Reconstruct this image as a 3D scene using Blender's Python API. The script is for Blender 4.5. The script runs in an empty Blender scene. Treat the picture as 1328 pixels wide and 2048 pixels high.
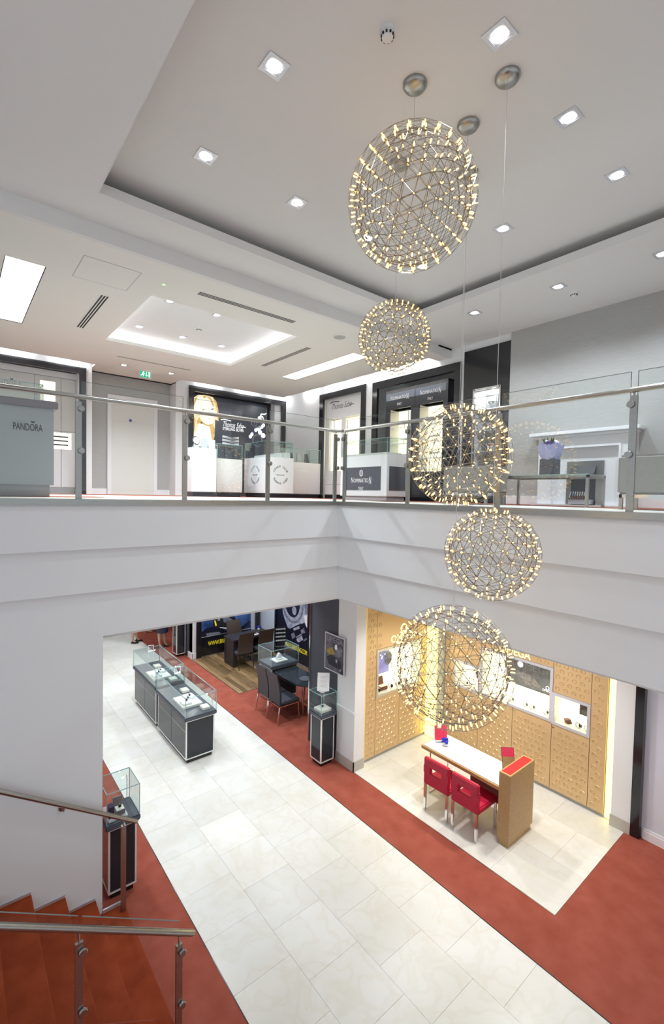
import bpy, bmesh, math, random
from mathutils import Vector, Matrix
random.seed(7)
S = bpy.context.scene
COL = S.collection
# ------------------------------------------------------------------ camera (solved from the room's vanishing lines)
F, CX, CY = 923.31, 664.0, 1024.0
YAW, PITCH, ROLL = .6880, -.0375, .0204
EYE = Vector((0, 0, 4.7))
_f = Vector((math.sin(YAW)*math.cos(PITCH), math.cos(YAW)*math.cos(PITCH), math.sin(PITCH)))
_r0 = Vector((math.cos(YAW), -math.sin(YAW), 0)); _u0 = _r0.cross(_f)
_r = _r0*math.cos(ROLL)+_u0*math.sin(ROLL); _u = _u0*math.cos(ROLL)-_r0*math.sin(ROLL)
cd = bpy.data.cameras.new('camera'); cam = bpy.data.objects.new('camera', cd); COL.objects.link(cam)
cd.sensor_fit = 'HORIZONTAL'; cd.sensor_width = 36; cd.lens = F*36/1328; cd.clip_start = .02; cd.clip_end = 100
m = Matrix((_r, _u, -_f)).transposed().to_4x4(); m.translation = EYE; cam.matrix_world = m
S.camera = cam
# ------------------------------------------------------------------ world, view, sampling quality
W = bpy.data.worlds.new('world'); S.world = W; W.use_nodes = True
W.node_tree.nodes['Background'].inputs[0].default_value = (.82, .91, 1, 1)
W.node_tree.nodes['Background'].inputs[1].default_value = .80
S.view_settings.view_transform = 'Standard'; S.view_settings.look = 'None'
S.view_settings.gamma = 1; S.view_settings.use_curve_mapping = False
S.view_settings.exposure = 0.0
cy = S.cycles
cy.use_denoising = True; cy.max_bounces = 8; cy.diffuse_bounces = 4; cy.glossy_bounces = 4
cy.transparent_max_bounces = 32; cy.transmission_bounces = 6
cy.sample_clamp_indirect = 4; cy.caustics_reflective = False; cy.caustics_refractive = False
# light levels of the lamps and of the added unseen spots (watts)
P_TRAY, P_SOFFIT, P_LOW, P_GROUND, P_OMEGA, P_PENDANT = 62, 130, 280, 120, 120, 1.6

# ------------------------------------------------------------------ pixel -> ray helpers (photo taken as 1328x2048)
def ray(x, y): return _r*((x-CX)/F)+_u*(-(y-CY)/F)+_f
def onz(x, y, z): d = ray(x, y); return EYE+d*((z-EYE.z)/d.z)
def onx(x, y, X): d = ray(x, y); return EYE+d*((X-EYE.x)/d.x)
def ony(x, y, Y): d = ray(x, y); return EYE+d*((Y-EYE.y)/d.y)

# ------------------------------------------------------------------ materials
MATS = {}
def mat(name, col=(.8, .8, .8), rough=.5, metal=0, noise=None, bump=None, emit=0, ecol=None, coat=0, spec=.5, rnd=0, stretch=None):
    if name in MATS: return MATS[name]
    M = bpy.data.materials.new(name); M.use_nodes = True; nt = M.node_tree; b = nt.nodes['Principled BSDF']
    c = (*col, 1)
    b.inputs['Base Color'].default_value = c; b.inputs['Roughness'].default_value = rough; b.inputs['Metallic'].default_value = metal
    b.inputs['Coat Weight'].default_value = coat; b.inputs['Specular IOR Level'].default_value = spec
    if emit:
        b.inputs['Emission Color'].default_value = (*(ecol or col), 1); b.inputs['Emission Strength'].default_value = emit
    src = None
    if noise or bump:
        g = nt.nodes.new('ShaderNodeNewGeometry'); vec = g.outputs['Position']
        if stretch:
            mp = nt.nodes.new('ShaderNodeMapping'); mp.inputs['Scale'].default_value = stretch
            nt.links.new(vec, mp.inputs[0]); vec = mp.outputs[0]
    if noise:
        n = nt.nodes.new('ShaderNodeTexNoise'); n.inputs['Scale'].default_value = noise[0]; n.inputs['Detail'].default_value = 5
        nt.links.new(vec, n.inputs['Vector'])
        r = nt.nodes.new('ShaderNodeValToRGB'); r.color_ramp.elements[0].position = .3; r.color_ramp.elements[1].position = .7
        c2 = noise[1] if isinstance(noise[1], tuple) else tuple(v*(1-noise[1]) for v in col)
        r.color_ramp.elements[0].color = (*c2, 1); r.color_ramp.elements[1].color = c
        nt.links.new(n.outputs['Fac'], r.inputs[0]); src = r.outputs[0]
    if rnd:
        oi = nt.nodes.new('ShaderNodeObjectInfo'); h = nt.nodes.new('ShaderNodeHueSaturation')
        mr = nt.nodes.new('ShaderNodeMapRange'); mr.inputs[3].default_value = 1-rnd; mr.inputs[4].default_value = 1+rnd*.4
        nt.links.new(oi.outputs['Random'], mr.inputs[0]); nt.links.new(mr.outputs[0], h.inputs['Value'])
        if src: nt.links.new(src, h.inputs['Color'])
        else: h.inputs['Color'].default_value = c
        src = h.outputs[0]
    if src: nt.links.new(src, b.inputs['Base Color'])
    if bump:
        n = nt.nodes.new('ShaderNodeTexNoise'); n.inputs['Scale'].default_value = bump[0]; n.inputs['Detail'].default_value = 3
        nt.links.new(vec, n.inputs['Vector'])
        bp = nt.nodes.new('ShaderNodeBump'); bp.inputs['Strength'].default_value = bump[1]; bp.inputs['Distance'].default_value = .01
        nt.links.new(n.outputs['Fac'], bp.inputs['Height']); nt.links.new(bp.outputs[0], b.inputs['Normal'])
    MATS[name] = M; return M
def glassmat(name, tint=(.93, .97, .96), ior=1.45, rough=0.0):
    if name in MATS: return MATS[name]
    M = bpy.data.materials.new(name); M.use_nodes = True; nt = M.node_tree; nt.nodes.remove(nt.nodes['Principled BSDF'])
    o = nt.nodes['Material Output']; t = nt.nodes.new('ShaderNodeBsdfTransparent'); t.inputs[0].default_value = (*tint, 1)
    g = nt.nodes.new('ShaderNodeBsdfGlossy'); g.inputs['Roughness'].default_value = rough; g.inputs[0].default_value = (1, 1, 1, 1)
    fr = nt.nodes.new('ShaderNodeFresnel'); ge = nt.nodes.new('ShaderNodeNewGeometry')
    mr = nt.nodes.new('ShaderNodeMapRange'); mr.inputs[3].default_value = ior; mr.inputs[4].default_value = 1/ior   # same pane reflectance from both sides
    nt.links.new(ge.outputs['Backfacing'], mr.inputs[0]); nt.links.new(mr.outputs[0], fr.inputs[0])
    mx = nt.nodes.new('ShaderNodeMixShader'); nt.links.new(fr.outputs[0], mx.inputs[0]); nt.links.new(t.outputs[0], mx.inputs[1]); nt.links.new(g.outputs[0], mx.inputs[2])
    nt.links.new(mx.outputs[0], o.inputs[0]); MATS[name] = M; return M
def stone():
    M = mat('limestone', (.80, .80, .77), .33, noise=(1.1, (.72, .70, .63)), rnd=.08, spec=.4)
    nt = M.node_tree; b = nt.nodes['Principled BSDF']; src = b.inputs['Base Color'].links[0].from_socket
    g = nt.nodes.new('ShaderNodeNewGeometry'); n = nt.nodes.new('ShaderNodeTexNoise'); n.inputs['Scale'].default_value = 3.2
    n.inputs['Detail'].default_value = 9; n.inputs['Distortion'].default_value = .5
    nt.links.new(g.outputs['Position'], n.inputs['Vector'])
    r = nt.nodes.new('ShaderNodeValToRGB'); e = r.color_ramp.elements
    e[0].position = .44; e[0].color = (1, 1, 1, 1); e[1].position = .56; e[1].color = (1, 1, 1, 1)
    k = e.new(.5); k.color = (.95, .93, .89, 1)
    nt.links.new(n.outputs['Fac'], r.inputs[0])
    mx = nt.nodes.new('ShaderNodeMix'); mx.data_type = 'RGBA'; mx.blend_type = 'MULTIPLY'; mx.inputs[0].default_value = .8
    nt.links.new(src, mx.inputs[6]); nt.links.new(r.outputs[0], mx.inputs[7]); nt.links.new(mx.outputs[2], b.inputs['Base Color'])
    return M
white = mat('white_plaster', (.80, .80, .80), .75, noise=(.6, .02))
ceilm = mat('ceiling_plaster', (.79, .78, .765), .8, noise=(.5, .02))
warmceil = mat('low_ceiling_plaster', (.85, .83, .78), .8, noise=(.5, .02))
taupe = mat('taupe_wallpaper', (.43, .42, .40), .7, noise=(9, .10), bump=(60, .15), stretch=(1, 1, 9))
carpet = mat('rust_carpet', (.385, .105, .072), .95, noise=(4.5, (.31, .075, .048)), bump=(260, .5), spec=.1)
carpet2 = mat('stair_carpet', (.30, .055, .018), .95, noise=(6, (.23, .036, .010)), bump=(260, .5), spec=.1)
stonem = stone()
grout = mat('grout', (.73, .72, .69), .8, noise=(30, .1))
woodfl = mat('walnut_plank', (.40, .26, .13), .35, noise=(3, (.20, .115, .05)), rnd=.55, stretch=(14, 1.2, 14))
oak = mat('oak_veneer', (.50, .31, .13), .4, noise=(4, (.42, .25, .10)), stretch=(4, 4, 22))
gold = mat('gold_panel', (.70, .49, .26), .38, metal=.3, noise=(1.3, (.66, .45, .23)))
goldl = mat('gold_emboss', (.76, .53, .27), .28, metal=.5, noise=(3, .05))
steel = mat('brushed_steel', (.44, .43, .40), .30, metal=1, noise=(14, .15), stretch=(1, 1, 12))
chrome = mat('chrome', (.80, .80, .80), .10, metal=1)
alu = mat('satin_aluminium', (.70, .70, .74), .35, metal=.6)
wiremetal = mat('pendant_wire', (.36, .33, .29), .25, metal=1)
black = mat('gloss_black', (.012, .012, .015), .12, spec=.6, noise=(3, .1))
dark = mat('dark_laminate', (.020, .023, .030), .2, spec=.5, noise=(5, .15))
slate = mat('slate_leather_top', (.075, .085, .11), .42, noise=(18, .1))
slatep = mat('slate_panel', (.060, .062, .080), .35, noise=(4, .1))
leather = mat('black_leather', (.040, .043, .055), .42, noise=(12, .15), bump=(90, .1))
brownl = mat('brown_wicker', (.075, .048, .035), .6, noise=(40, .3), bump=(120, .3))
espresso = mat('espresso_wood', (.030, .026, .028), .4, noise=(5, .25), stretch=(1, 12, 12))
red = mat('red_leather', (.52, .014, .050), .38, noise=(10, .1))
redfelt = mat('red_felt', (.60, .012, .012), .8, noise=(60, .15))
redcard = mat('red_card', (.62, .03, .08), .4, noise=(8, .05))
whitelam = mat('white_laminate', (.82, .82, .83), .3, noise=(2, .02))
ivory = mat('ivory_leatherette', (.82, .80, .72), .5, noise=(8, .04))
greylam = mat('grey_lacquer', (.40, .42, .43), .30, noise=(2, .03))
beigelam = mat('beige_lacquer', (.62, .60, .57), .35, noise=(2, .03))
mauve = mat('mauve_ledge', (.22, .19, .21), .35, noise=(4, .1))
greyup = mat('grey_upholstery', (.28, .265, .245), .6, noise=(30, .08), bump=(150, .15))
clear = glassmat('clear_glass', (.975, .985, .98), 1.42)
caseg = glassmat('case_glass', (.95, .98, .975), 1.35)
edgeg = mat('glass_edge', (.30, .52, .52), .15, noise=(5, .1), spec=.6)
edgeb = mat('balustrade_glass_edge', (.20, .23, .23), .2, noise=(5, .1), spec=.5)
tabgl = mat('black_glass', (.022, .027, .034), .10, spec=.45, noise=(3, .05))
frost = mat('frosted_acrylic', (.85, .88, .92), .2, noise=(4, .03))
bulbm = mat('lamp_glow', (1, .85, .55), .3, emit=5.0, ecol=(1, .56, .13))
ledw = mat('led_white', (1, 1, 1), .3, emit=14, ecol=(.86, .92, 1))
slotl = mat('slot_light', (1, 1, 1), .5, emit=34, ecol=(.95, .97, 1))
cove = mat('cove_light', (1, 1, 1), .5, emit=7, ecol=(.95, .96, 1))
panelw = mat('light_panel', (1, 1, 1), .5, emit=7, ecol=(1, .97, .93))
ylw = mat('yellow_light', (1, .9, .3), .5, emit=2.2, ecol=(1, .88, .28))
nichew = mat('niche_light', (1, .95, .75), .5, emit=1.35, ecol=(1, .93, .66))
nicheg = mat('gold_niche_light', (1, .95, .7), .5, emit=3.2, ecol=(1, .92, .55))
posterlit = mat('lightbox_print', (1, 1, .95), .5, emit=.8, ecol=(1, .95, .84))
hairlit = mat('lightbox_gold_hair', (.9, .62, .22), .5, emit=.45, ecol=(1, .66, .22), noise=(9, (.35, .16, .03)))
greens = mat('exit_green', (.0, .36, .17), .4, emit=.5, ecol=(0, .55, .28))
yellowp = mat('yellow_print', (.85, .72, .03), .5, emit=.25, ecol=(.9, .75, 0))
printw = mat('white_print', (.9, .9, .9), .5, noise=(20, .02))
printlit = mat('white_lit_print', (1, 1, 1), .5, emit=1.0)
printb = mat('black_print', (.02, .02, .025), .5, noise=(20, .1))
printg = mat('grey_print', (.30, .31, .40), .5, noise=(16, (.08, .085, .13)))
printl = mat('pale_metal_print', (.55, .57, .68), .5, noise=(7, (.22, .23, .33)))
printn = mat('navy_print', (.012, .013, .030), .35, noise=(3, .2))
blues = mat('blue_sky_print', (.10, .22, .55), .4, noise=(2.2, (.012, .030, .13)))
redp = mat('red_print', (.7, .05, .08), .5, noise=(20, .05))
skin = mat('skin', (.56, .35, .25), .5, noise=(20, .05))
navy = mat('navy_cloth', (.035, .035, .085), .8, noise=(40, .15))
hairm = mat('dark_hair', (.05, .03, .02), .6, noise=(40, .3))
lilac = mat('lilac_paper', (.42, .42, .66), .6, noise=(12, .15))
greenl = mat('leaf_green', (.08, .18, .05), .6, noise=(12, .3))
violet = mat('violet_petal', (.16, .05, .42), .6, noise=(20, .2))
cobalt = mat('cobalt_petal', (.02, .03, .50), .5, noise=(20, .3))
plastic = mat('white_plastic', (.82, .82, .80), .4, noise=(5, .02))
darkslot = mat('vent_slot', (.012, .012, .012), .8, noise=(5, .1))
paint = mat('gloss_white_paint', (.84, .84, .85), .3, noise=(2, .02))
doorp = mat('door_paint', (.72, .73, .68), .4, noise=(2, .02))
burg = mat('burgundy_box', (.16, .035, .02), .4, noise=(8, .2))
fire = mat('firebox_black', (.02, .02, .022), .5, noise=(9, .3))

# ------------------------------------------------------------------ mesh helpers
class MB:
    def __init__(s): s.v = []; s.f = []
    def box(s, x0, x1, y0, y1, z0, z1):
        b = len(s.v); x0, x1 = sorted((x0, x1)); y0, y1 = sorted((y0, y1)); z0, z1 = sorted((z0, z1))
        s.v += [Vector(p) for p in ((x0, y0, z0), (x1, y0, z0), (x1, y1, z0), (x0, y1, z0), (x0, y0, z1), (x1, y0, z1), (x1, y1, z1), (x0, y1, z1))]
        s.f += [tuple(b+i for i in q) for q in ((3, 2, 1, 0), (4, 5, 6, 7), (0, 1, 5, 4), (1, 2, 6, 5), (2, 3, 7, 6), (3, 0, 4, 7))]; return s
    def obox(s, c, ax, ay, az):
        b = len(s.v); c = Vector(c); ax, ay, az = Vector(ax), Vector(ay), Vector(az)
        for k in ((-1, -1, -1), (1, -1, -1), (1, 1, -1), (-1, 1, -1), (-1, -1, 1), (1, -1, 1), (1, 1, 1), (-1, 1, 1)):
            s.v.append(c+ax*k[0]+ay*k[1]+az*k[2])
        s.f += [tuple(b+i for i in q) for q in ((3, 2, 1, 0), (4, 5, 6, 7), (0, 1, 5, 4), (1, 2, 6, 5), (2, 3, 7, 6), (3, 0, 4, 7))]; return s
    def tube(s, p0, p1, r, n=8, r1=None, caps=True):
        p0, p1 = Vector(p0), Vector(p1); d = (p1-p0).normalized(); a = d.orthogonal().normalized(); c = d.cross(a)
        r1 = r if r1 is None else r1; b = len(s.v)
        for p, q in ((p0, r), (p1, r1)):
            for i in range(n): t = 2*math.pi*i/n; s.v.append(p+(a*math.cos(t)+c*math.sin(t))*q)
        for i in range(n): j = (i+1) % n; s.f.append((b+i, b+j, b+n+j, b+n+i))
        if caps and n > 2: s.f.append(tuple(b+i for i in reversed(range(n)))); s.f.append(tuple(b+n+i for i in range(n)))
        return s
    def path(s, pts, r, n=8):
        pts = [Vector(p) for p in pts]; b = len(s.v); a = None
        for k, p in enumerate(pts):
            d = (pts[min(k+1, len(pts)-1)]-pts[max(k-1, 0)]).normalized()
            a = d.orthogonal().normalized() if a is None else (a-d*a.dot(d)).normalized()
            c = d.cross(a); rr = r[k] if isinstance(r, (list, tuple)) else r
            for i in range(n): t = 2*math.pi*i/n; s.v.append(p+(a*math.cos(t)+c*math.sin(t))*rr)
        for k in range(len(pts)-1):
            for i in range(n): j = (i+1) % n; s.f.append((b+k*n+i, b+k*n+j, b+(k+1)*n+j, b+(k+1)*n+i))
        s.f.append(tuple(b+i for i in reversed(range(n)))); e = b+(len(pts)-1)*n; s.f.append(tuple(e+i for i in range(n))); return s
    def lathe(s, c, prof, n=20, axis=(0, 0, 1)):
        c = Vector(c); ax = Vector(axis).normalized(); a = ax.orthogonal().normalized(); k = ax.cross(a); b = len(s.v)
        for r, h in prof:
            for i in range(n): t = 2*math.pi*i/n; s.v.append(c+ax*h+(a*math.cos(t)+k*math.sin(t))*max(r, 1e-4))
        for m_ in range(len(prof)-1):
            for i in range(n): j = (i+1) % n; s.f.append((b+m_*n+i, b+m_*n+j, b+(m_+1)*n+j, b+(m_+1)*n+i))
        s.f.append(tuple(b+i for i in reversed(range(n)))); e = b+(len(prof)-1)*n; s.f.append(tuple(e+i for i in range(n))); return s
    def prism(s, pts, ext):
        ext = Vector(ext); pts = [Vector(p) for p in pts]; n = len(pts); b = len(s.v); s.v += pts+[p+ext for p in pts]
        s.f.append(tuple(b+i for i in reversed(range(n)))); s.f.append(tuple(b+n+i for i in range(n)))
        for i in range(n): j = (i+1) % n; s.f.append((b+i, b+j, b+n+j, b+n+i))
        return s
    def ball(s, c, r, n=10, sc=(1, 1, 1)):
        c = Vector(c); b = len(s.v); m_ = n//2+1
        for k in range(1, m_):
            p = math.pi*k/m_
            for i in range(n): t = 2*math.pi*i/n; s.v.append(c+Vector((r*sc[0]*math.sin(p)*math.cos(t), r*sc[1]*math.sin(p)*math.sin(t), r*sc[2]*math.cos(p))))
        for k in range(m_-2):
            for i in range(n): j = (i+1) % n; s.f.append((b+k*n+i, b+(k+1)*n+i, b+(k+1)*n+j, b+k*n+j))
        t0 = len(s.v); s.v += [c+Vector((0, 0, r*sc[2])), c-Vector((0, 0, r*sc[2]))]
        for i in range(n): j = (i+1) % n; s.f.append((t0, b+i, b+j)); e = b+(m_-2)*n; s.f.append((t0+1, e+j, e+i))
        return s
LOC = {}
def wloc(o): return LOC.get(o.name, Vector((0, 0, 0))) if o else Vector((0, 0, 0))
def link(name, me, parent=None):
    o = bpy.data.objects.new(name, me); COL.objects.link(o)
    if parent: o.parent = parent
    LOC[o.name] = wloc(parent); return o
def obj(name, mb, material, parent=None, smooth=False, bevel=0, kind=None, label=None, seg=2):
    L = wloc(parent); me = bpy.data.meshes.new(name)
    me.from_pydata([v-L for v in mb.v], [], mb.f); 
    if bevel or smooth:
        bm = bmesh.new(); bm.from_mesh(me)
        if bevel: bmesh.ops.bevel(bm, geom=list(bm.edges), offset=bevel, segments=seg, affect='EDGES', clamp_overlap=True)
        bmesh.ops.recalc_face_normals(bm, faces=bm.faces)
        bm.to_mesh(me); bm.free()
    me.materials.append(material)
    if smooth:
        me.polygons.foreach_set('use_smooth', [True]*len(me.polygons))
        try: me.set_sharp_from_angle(angle=math.radians(40))
        except Exception: pass
    o = link(name, me, parent)
    if kind: o['kind'] = kind
    if label: o['label'] = label
    return o
def thing(name, label, cat, loc, group=None):
    o = bpy.data.objects.new(name, None); COL.objects.link(o); o.location = loc; o.empty_display_size = .1
    o['label'] = label; o['category'] = cat
    if group: o['group'] = group
    LOC[o.name] = Vector(loc); return o
def tag(o, label, cat, group=None):
    o['label'] = label; o['category'] = cat
    if group: o['group'] = group
    return o
def struct(name, mb, material, parent=None, **k): return obj(name, mb, material, parent, kind=None if parent else 'structure', **k)
def B(*a): return MB().box(*a)
def copy_tree(o, parent=None, loc=None, rz=None, label=None):
    c = o.copy(); COL.objects.link(c); c.parent = parent
    LOC[c.name] = wloc(o)
    for ch in o.children: copy_tree(ch, c)
    if loc is not None: c.location = loc; LOC[c.name] = Vector(loc)
    if rz is not None: c.rotation_euler = (0, 0, rz)
    if label: c['label'] = label
    return c
class PL:   # a flat face in the room: origin, reading direction u, up v; out-normal n = u x v
    def __init__(s, o, u, v): s.o = Vector(o); s.u = Vector(u).normalized(); s.v = Vector(v).normalized(); s.n = s.u.cross(s.v)
    def at(s, a, b, l=0): return s.o+s.u*a+s.v*b+s.n*l
    def shape(s, name, pts, material, parent, lift=.002, th=.0015):
        return obj(name, MB().prism([s.at(a, b, lift) for a, b in pts], s.n*th), material, parent)
    def rect(s, name, a0, a1, b0, b1, material, parent, lift=.002, th=.0015):
        return s.shape(name, [(a0, b0), (a1, b0), (a1, b1), (a0, b1)], material, parent, lift, th)
    def ell(s, name, a, b, ra, rb, material, parent, lift=.002, th=.0015, n=24, rot=0):
        pts = []
        for i in range(n):
            t = 2*math.pi*i/n; x, y = ra*math.cos(t), rb*math.sin(t)
            pts.append((a+x*math.cos(rot)-y*math.sin(rot), b+x*math.sin(rot)+y*math.cos(rot)))
        return s.shape(name, pts, material, parent, lift, th)
    def stroke(s, name, pts, w, material, parent, lift=.003, th=.002):
        mb = MB()
        for (a0, b0), (a1, b1) in zip(pts[:-1], pts[1:]):
            d = Vector((a1-a0, b1-b0)); d = d.normalized() if d.length else Vector((1, 0)); q = Vector((-d.y, d.x))*w/2; e = d*w*.25
            c = [(a0-e.x+q.x, b0-e.y+q.y), (a0-e.x-q.x, b0-e.y-q.y), (a1+e.x-q.x, b1+e.y-q.y), (a1+e.x+q.x, b1+e.y+q.y)]
            mb.prism([s.at(a, b, lift) for a, b in c], s.n*th)
        return obj(name, mb, material, parent)
    def text(s, string, a, b, w, h, material, parent, lift=.002, th=.003, shear=0, name='lettering', rot=0):
        me, bb = textmesh(string, shear)
        sx = w/max(1e-6, bb[1]-bb[0]); sy = h/max(1e-6, bb[3]-bb[2]); L = wloc(parent)
        cx, cy_ = (bb[0]+bb[1])/2, (bb[2]+bb[3])/2; mb = MB()
        mb.f = [tuple(p.vertices) for p in me.polygons]
        ca, sa = math.cos(rot), math.sin(rot)
        for vv in me.vertices:
            x, y = (vv.co.x-cx)*sx, (vv.co.y-cy_)*sy
            mb.v.append(s.at(a+x*ca-y*sa, b+x*sa+y*ca, lift+(th if vv.co.z > 0 else 0)))
        return obj(name, mb, material, parent)
TXT = {}
def textmesh(string, shear=0):
    k = (string, shear)
    if k in TXT: return TXT[k]
    c = bpy.data.curves.new('text', 'FONT'); c.body = string; c.extrude = .01; c.shear = shear; c.resolution_u = 3; c.offset = -.012 if shear else 0
    o = bpy.data.objects.new('text', c); COL.objects.link(o); bpy.context.view_layer.update()
    me = bpy.data.meshes.new_from_object(o.evaluated_get(bpy.context.evaluated_depsgraph_get()))
    bpy.data.objects.remove(o); bpy.data.curves.remove(c)
    xs = [v.co.x for v in me.vertices]; ys = [v.co.y for v in me.vertices]
    TXT[k] = (me, (min(xs), max(xs), min(ys), max(ys))); return TXT[k]
def omega_shape(pl, a, b, r, w, material, parent, lift=.003, th=.004, name='omega_symbol'):
    pts = []
    for i in range(15):
        t = math.radians(-62+304*i/14); pts.append((a+r*math.cos(t), b+r*1.02*math.sin(t)))
    o = [(pts[-1][0]-r*.55, b-r*1.02), (pts[-1][0]+r*.02, b-r*1.02)]+pts[::-1]+[(pts[0][0]-r*.02, b-r*1.02), (pts[0][0]+r*.55, b-r*1.02)]
    return pl.stroke(name, o, w, material, parent, lift, th)
def light(name, typ, loc, power, parent=None, color=(1, 1, 1), rot=None, **k):
    l = bpy.data.lights.new(name, typ); l.energy = power; l.color = color
    for a, b in k.items(): setattr(l, a, b)
    o = bpy.data.objects.new(name, l); COL.objects.link(o)
    o.location = Vector(loc)-wloc(parent)
    if rot: o.rotation_euler = rot
    if parent: o.parent = parent
    return o

# ================================================================== THE SETTING
YF, XF = 5.17, 4.37            # atrium faces of the two balcony edges
ZF = 4.605                     # upper floor level
XW, YW = 7.40, 11.20           # fronts of the upper right and back walls
ZS, ZT, ZL = 7.53, 7.75, 7.36  # soffit round the tray, tray ceiling, low ceiling
# ---- ground floor: screed, carpet fields, stone tiles, walnut planks
fl = struct('floor', B(-4, 8.4, -4, 19, -.2, -.012), grout)
obj('carpet', B(-4, 1.985, -4, 19, -.012, 0), carpet, fl)
obj('carpet', B(4.535, 5.22, -4, 19, -.012, 0), carpet, fl)
obj('carpet', B(5.22, 8.0, -4, 2.235, -.012, 0), carpet, fl)
obj('carpet', B(5.22, 7.6, 6.4, 9.55, -.012, 0), carpet, fl)
obj('carpet', B(5.22, 8.0, 12.4, 19, -.012, 0), carpet, fl)
obj('edge_strip', B(4.528, 4.538, -4, 19, -.012, .003), dark, fl)
obj('edge_strip', B(1.982, 1.99, -4, 19, -.012, .002), dark, fl)
obj('edge_strip', B(5.215, 5.225, 2.24, 5.64, -.012, .003), steel, fl)
obj('edge_strip', B(5.13, 5.15, 9.55, 12.3, -.012, .004), steel, fl)
obj('edge_strip', B(5.13, 7.4, 9.54, 9.555, -.012, .004), steel, fl)
def tile_field(x0, x1, y0, y1, w, h, g=.0022, stag=.5):
    n = max(1, round((x1-x0)/w)); w = (x1-x0)/n; cache = {}
    for i in range(n):
        y = y0-(h*stag if i % 2 else 0)
        while y < y1-1e-3:
            a, b = max(y, y0), min(y+h, y1)
            if b-a > .02:
                k = round(b-a, 3)
                if k not in cache: 
                    me = bpy.data.meshes.new('tile'); bx = B(g/2, w-g/2, g/2, k-g/2, -.012, 0); me.from_pydata(bx.v, [], bx.f); me.materials.append(stonem); cache[k] = me
                o = link('tile', cache[k], fl); o.location = (x0+i*w, a, 0)
            y += h
tile_field(1.99, 4.53, -1.48, 18.9, .635, .65)
tile_field(5.225, 7.6, 2.24, 5.9, .80, .82)
# planks
pc = {}
x = 5.15; i = 0
while x < 7.6:
    y = 9.555-random.uniform(0, .9)
    while y < 12.35:
        L_ = random.choice((.7, .9, 1.1, 1.3)); a, b = max(y, 9.555), min(y+L_, 12.35)
        if b-a > .04:
            me = bpy.data.meshes.new('plank'); bx = B(.0015, .1185, .001, b-a-.001, -.012, .001); me.from_pydata(bx.v, [], bx.f); me.materials.append(woodfl)
            o = link('plank', me, fl); o.location = (x, a, 0)
        y += L_
    x += .12
# ---- balcony slab with its three stepped fascia bands
ZB = [4.55, 4.10, 3.655, 3.18]
sl = struct('floor', B(-4, 8.4, YF+.06, 19, 3.40, ZF-.02), white)       # upper slab, back part
obj('slab_edge', B(XF+.06, 8.4, -4, YF+.06, 3.40, ZF-.02), white, sl)
for k, (z1, z0) in enumerate(zip(ZB[:-1], ZB[1:])):
    e = .028*(2-k)
    obj('fascia_band', B(-4, XF-e+.12, YF-e, YF+.10, z0, z1), white, sl)
    obj('fascia_band', B(XF-e, XF+.10, -4, YF-e, z0, z1), white, sl)
obj('edge_trim', B(-4, XF-.075, YF-.075, YF+.10, 4.548, ZF), steel, sl)
obj('edge_trim', B(XF-.075, XF+.10, -4, YF-.075, 4.548, ZF), steel, sl)
obj('upper_tile_border', B(-4, 8.2, YF+.10, 6.05, ZF-.02, ZF-.004), stonem, sl)
obj('upper_tile_border', B(XF+.10, 5.6, -4, YF+.10, ZF-.02, ZF-.004), stonem, sl)
upc = mat('upper_carpet', (.42, .17, .11), .95, noise=(4.5, (.36, .13, .08)), bump=(260, .5), spec=.1)
obj('upper_stone', B(-4, 2.6, 6.05, 6.5, ZF-.02, ZF-.004), stonem, sl)
obj('upper_carpet', B(-4, 2.6, 9.6, 11.7, ZF-.02, ZF-.003), upc, sl)
obj('upper_carpet', B(-4, 1.6, 6.5, 7.4, ZF-.02, ZF-.003), upc, sl)
obj('upper_stone', B(-4, 1.6, 7.4, 9.6, ZF-.02, ZF-.004), stonem, sl)  # stone fields by the counter replace carpet, cutting red bounce on the ceiling
obj('upper_stone', B(1.6, 2.6, 6.5, 9.6, ZF-.02, ZF-.004), stonem, sl)
obj('upper_stone', B(2.6, 6.2, 6.05, 9.0, ZF-.02, ZF-.004), stonem, sl)
obj('upper_carpet', B(2.6, 8.2, 9.0, 11.7, ZF-.02, ZF-.003), upc, sl)
obj('upper_carpet', B(6.2, 8.2, -4, 9.0, ZF-.02, ZF-.003), upc, sl)
obj('upper_stone', B(5.6, 6.2, -4, 6.05, ZF-.02, ZF-.004), stonem, sl)
gc = struct('ceiling', B(-4, 8.4, YF+.10, 19, 3.13, 3.18), white)        # ground floor ceiling
obj('ceiling_field', B(XF+.10, 8.4, -4, YF+.10, 3.13, 3.18), white, gc)
# ---- ground floor walls
wl = struct('wall_left', B(-4, 1.195, YF, YF+.30, 0, 3.18), white)
obj('edge_mirror', B(1.195, 1.205, YF+.03, YF+.30, .16, 3.18), chrome, wl)
wr = struct('wall_right', B(7.76, 8.4, -4, 19, 0, 3.13), mat('cool_wall_paint', (.72, .73, .80), .6, noise=(1, .02)))
obj('skirting', B(7.398, 7.42, -4, 2.04, 0, .15), paint, wr, bevel=.006)
obj('skirting', B(7.39, 7.398, -4, 2.04, .0, .115), paint, wr)
obj('wall_lining', B(7.42, 7.76, -4, 2.06, 0, 3.13), MATS['cool_wall_paint'], wr)
struct('wall_back', B(-4, 8.4, 18.6, 18.8, 0, 3.13), white)
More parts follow.
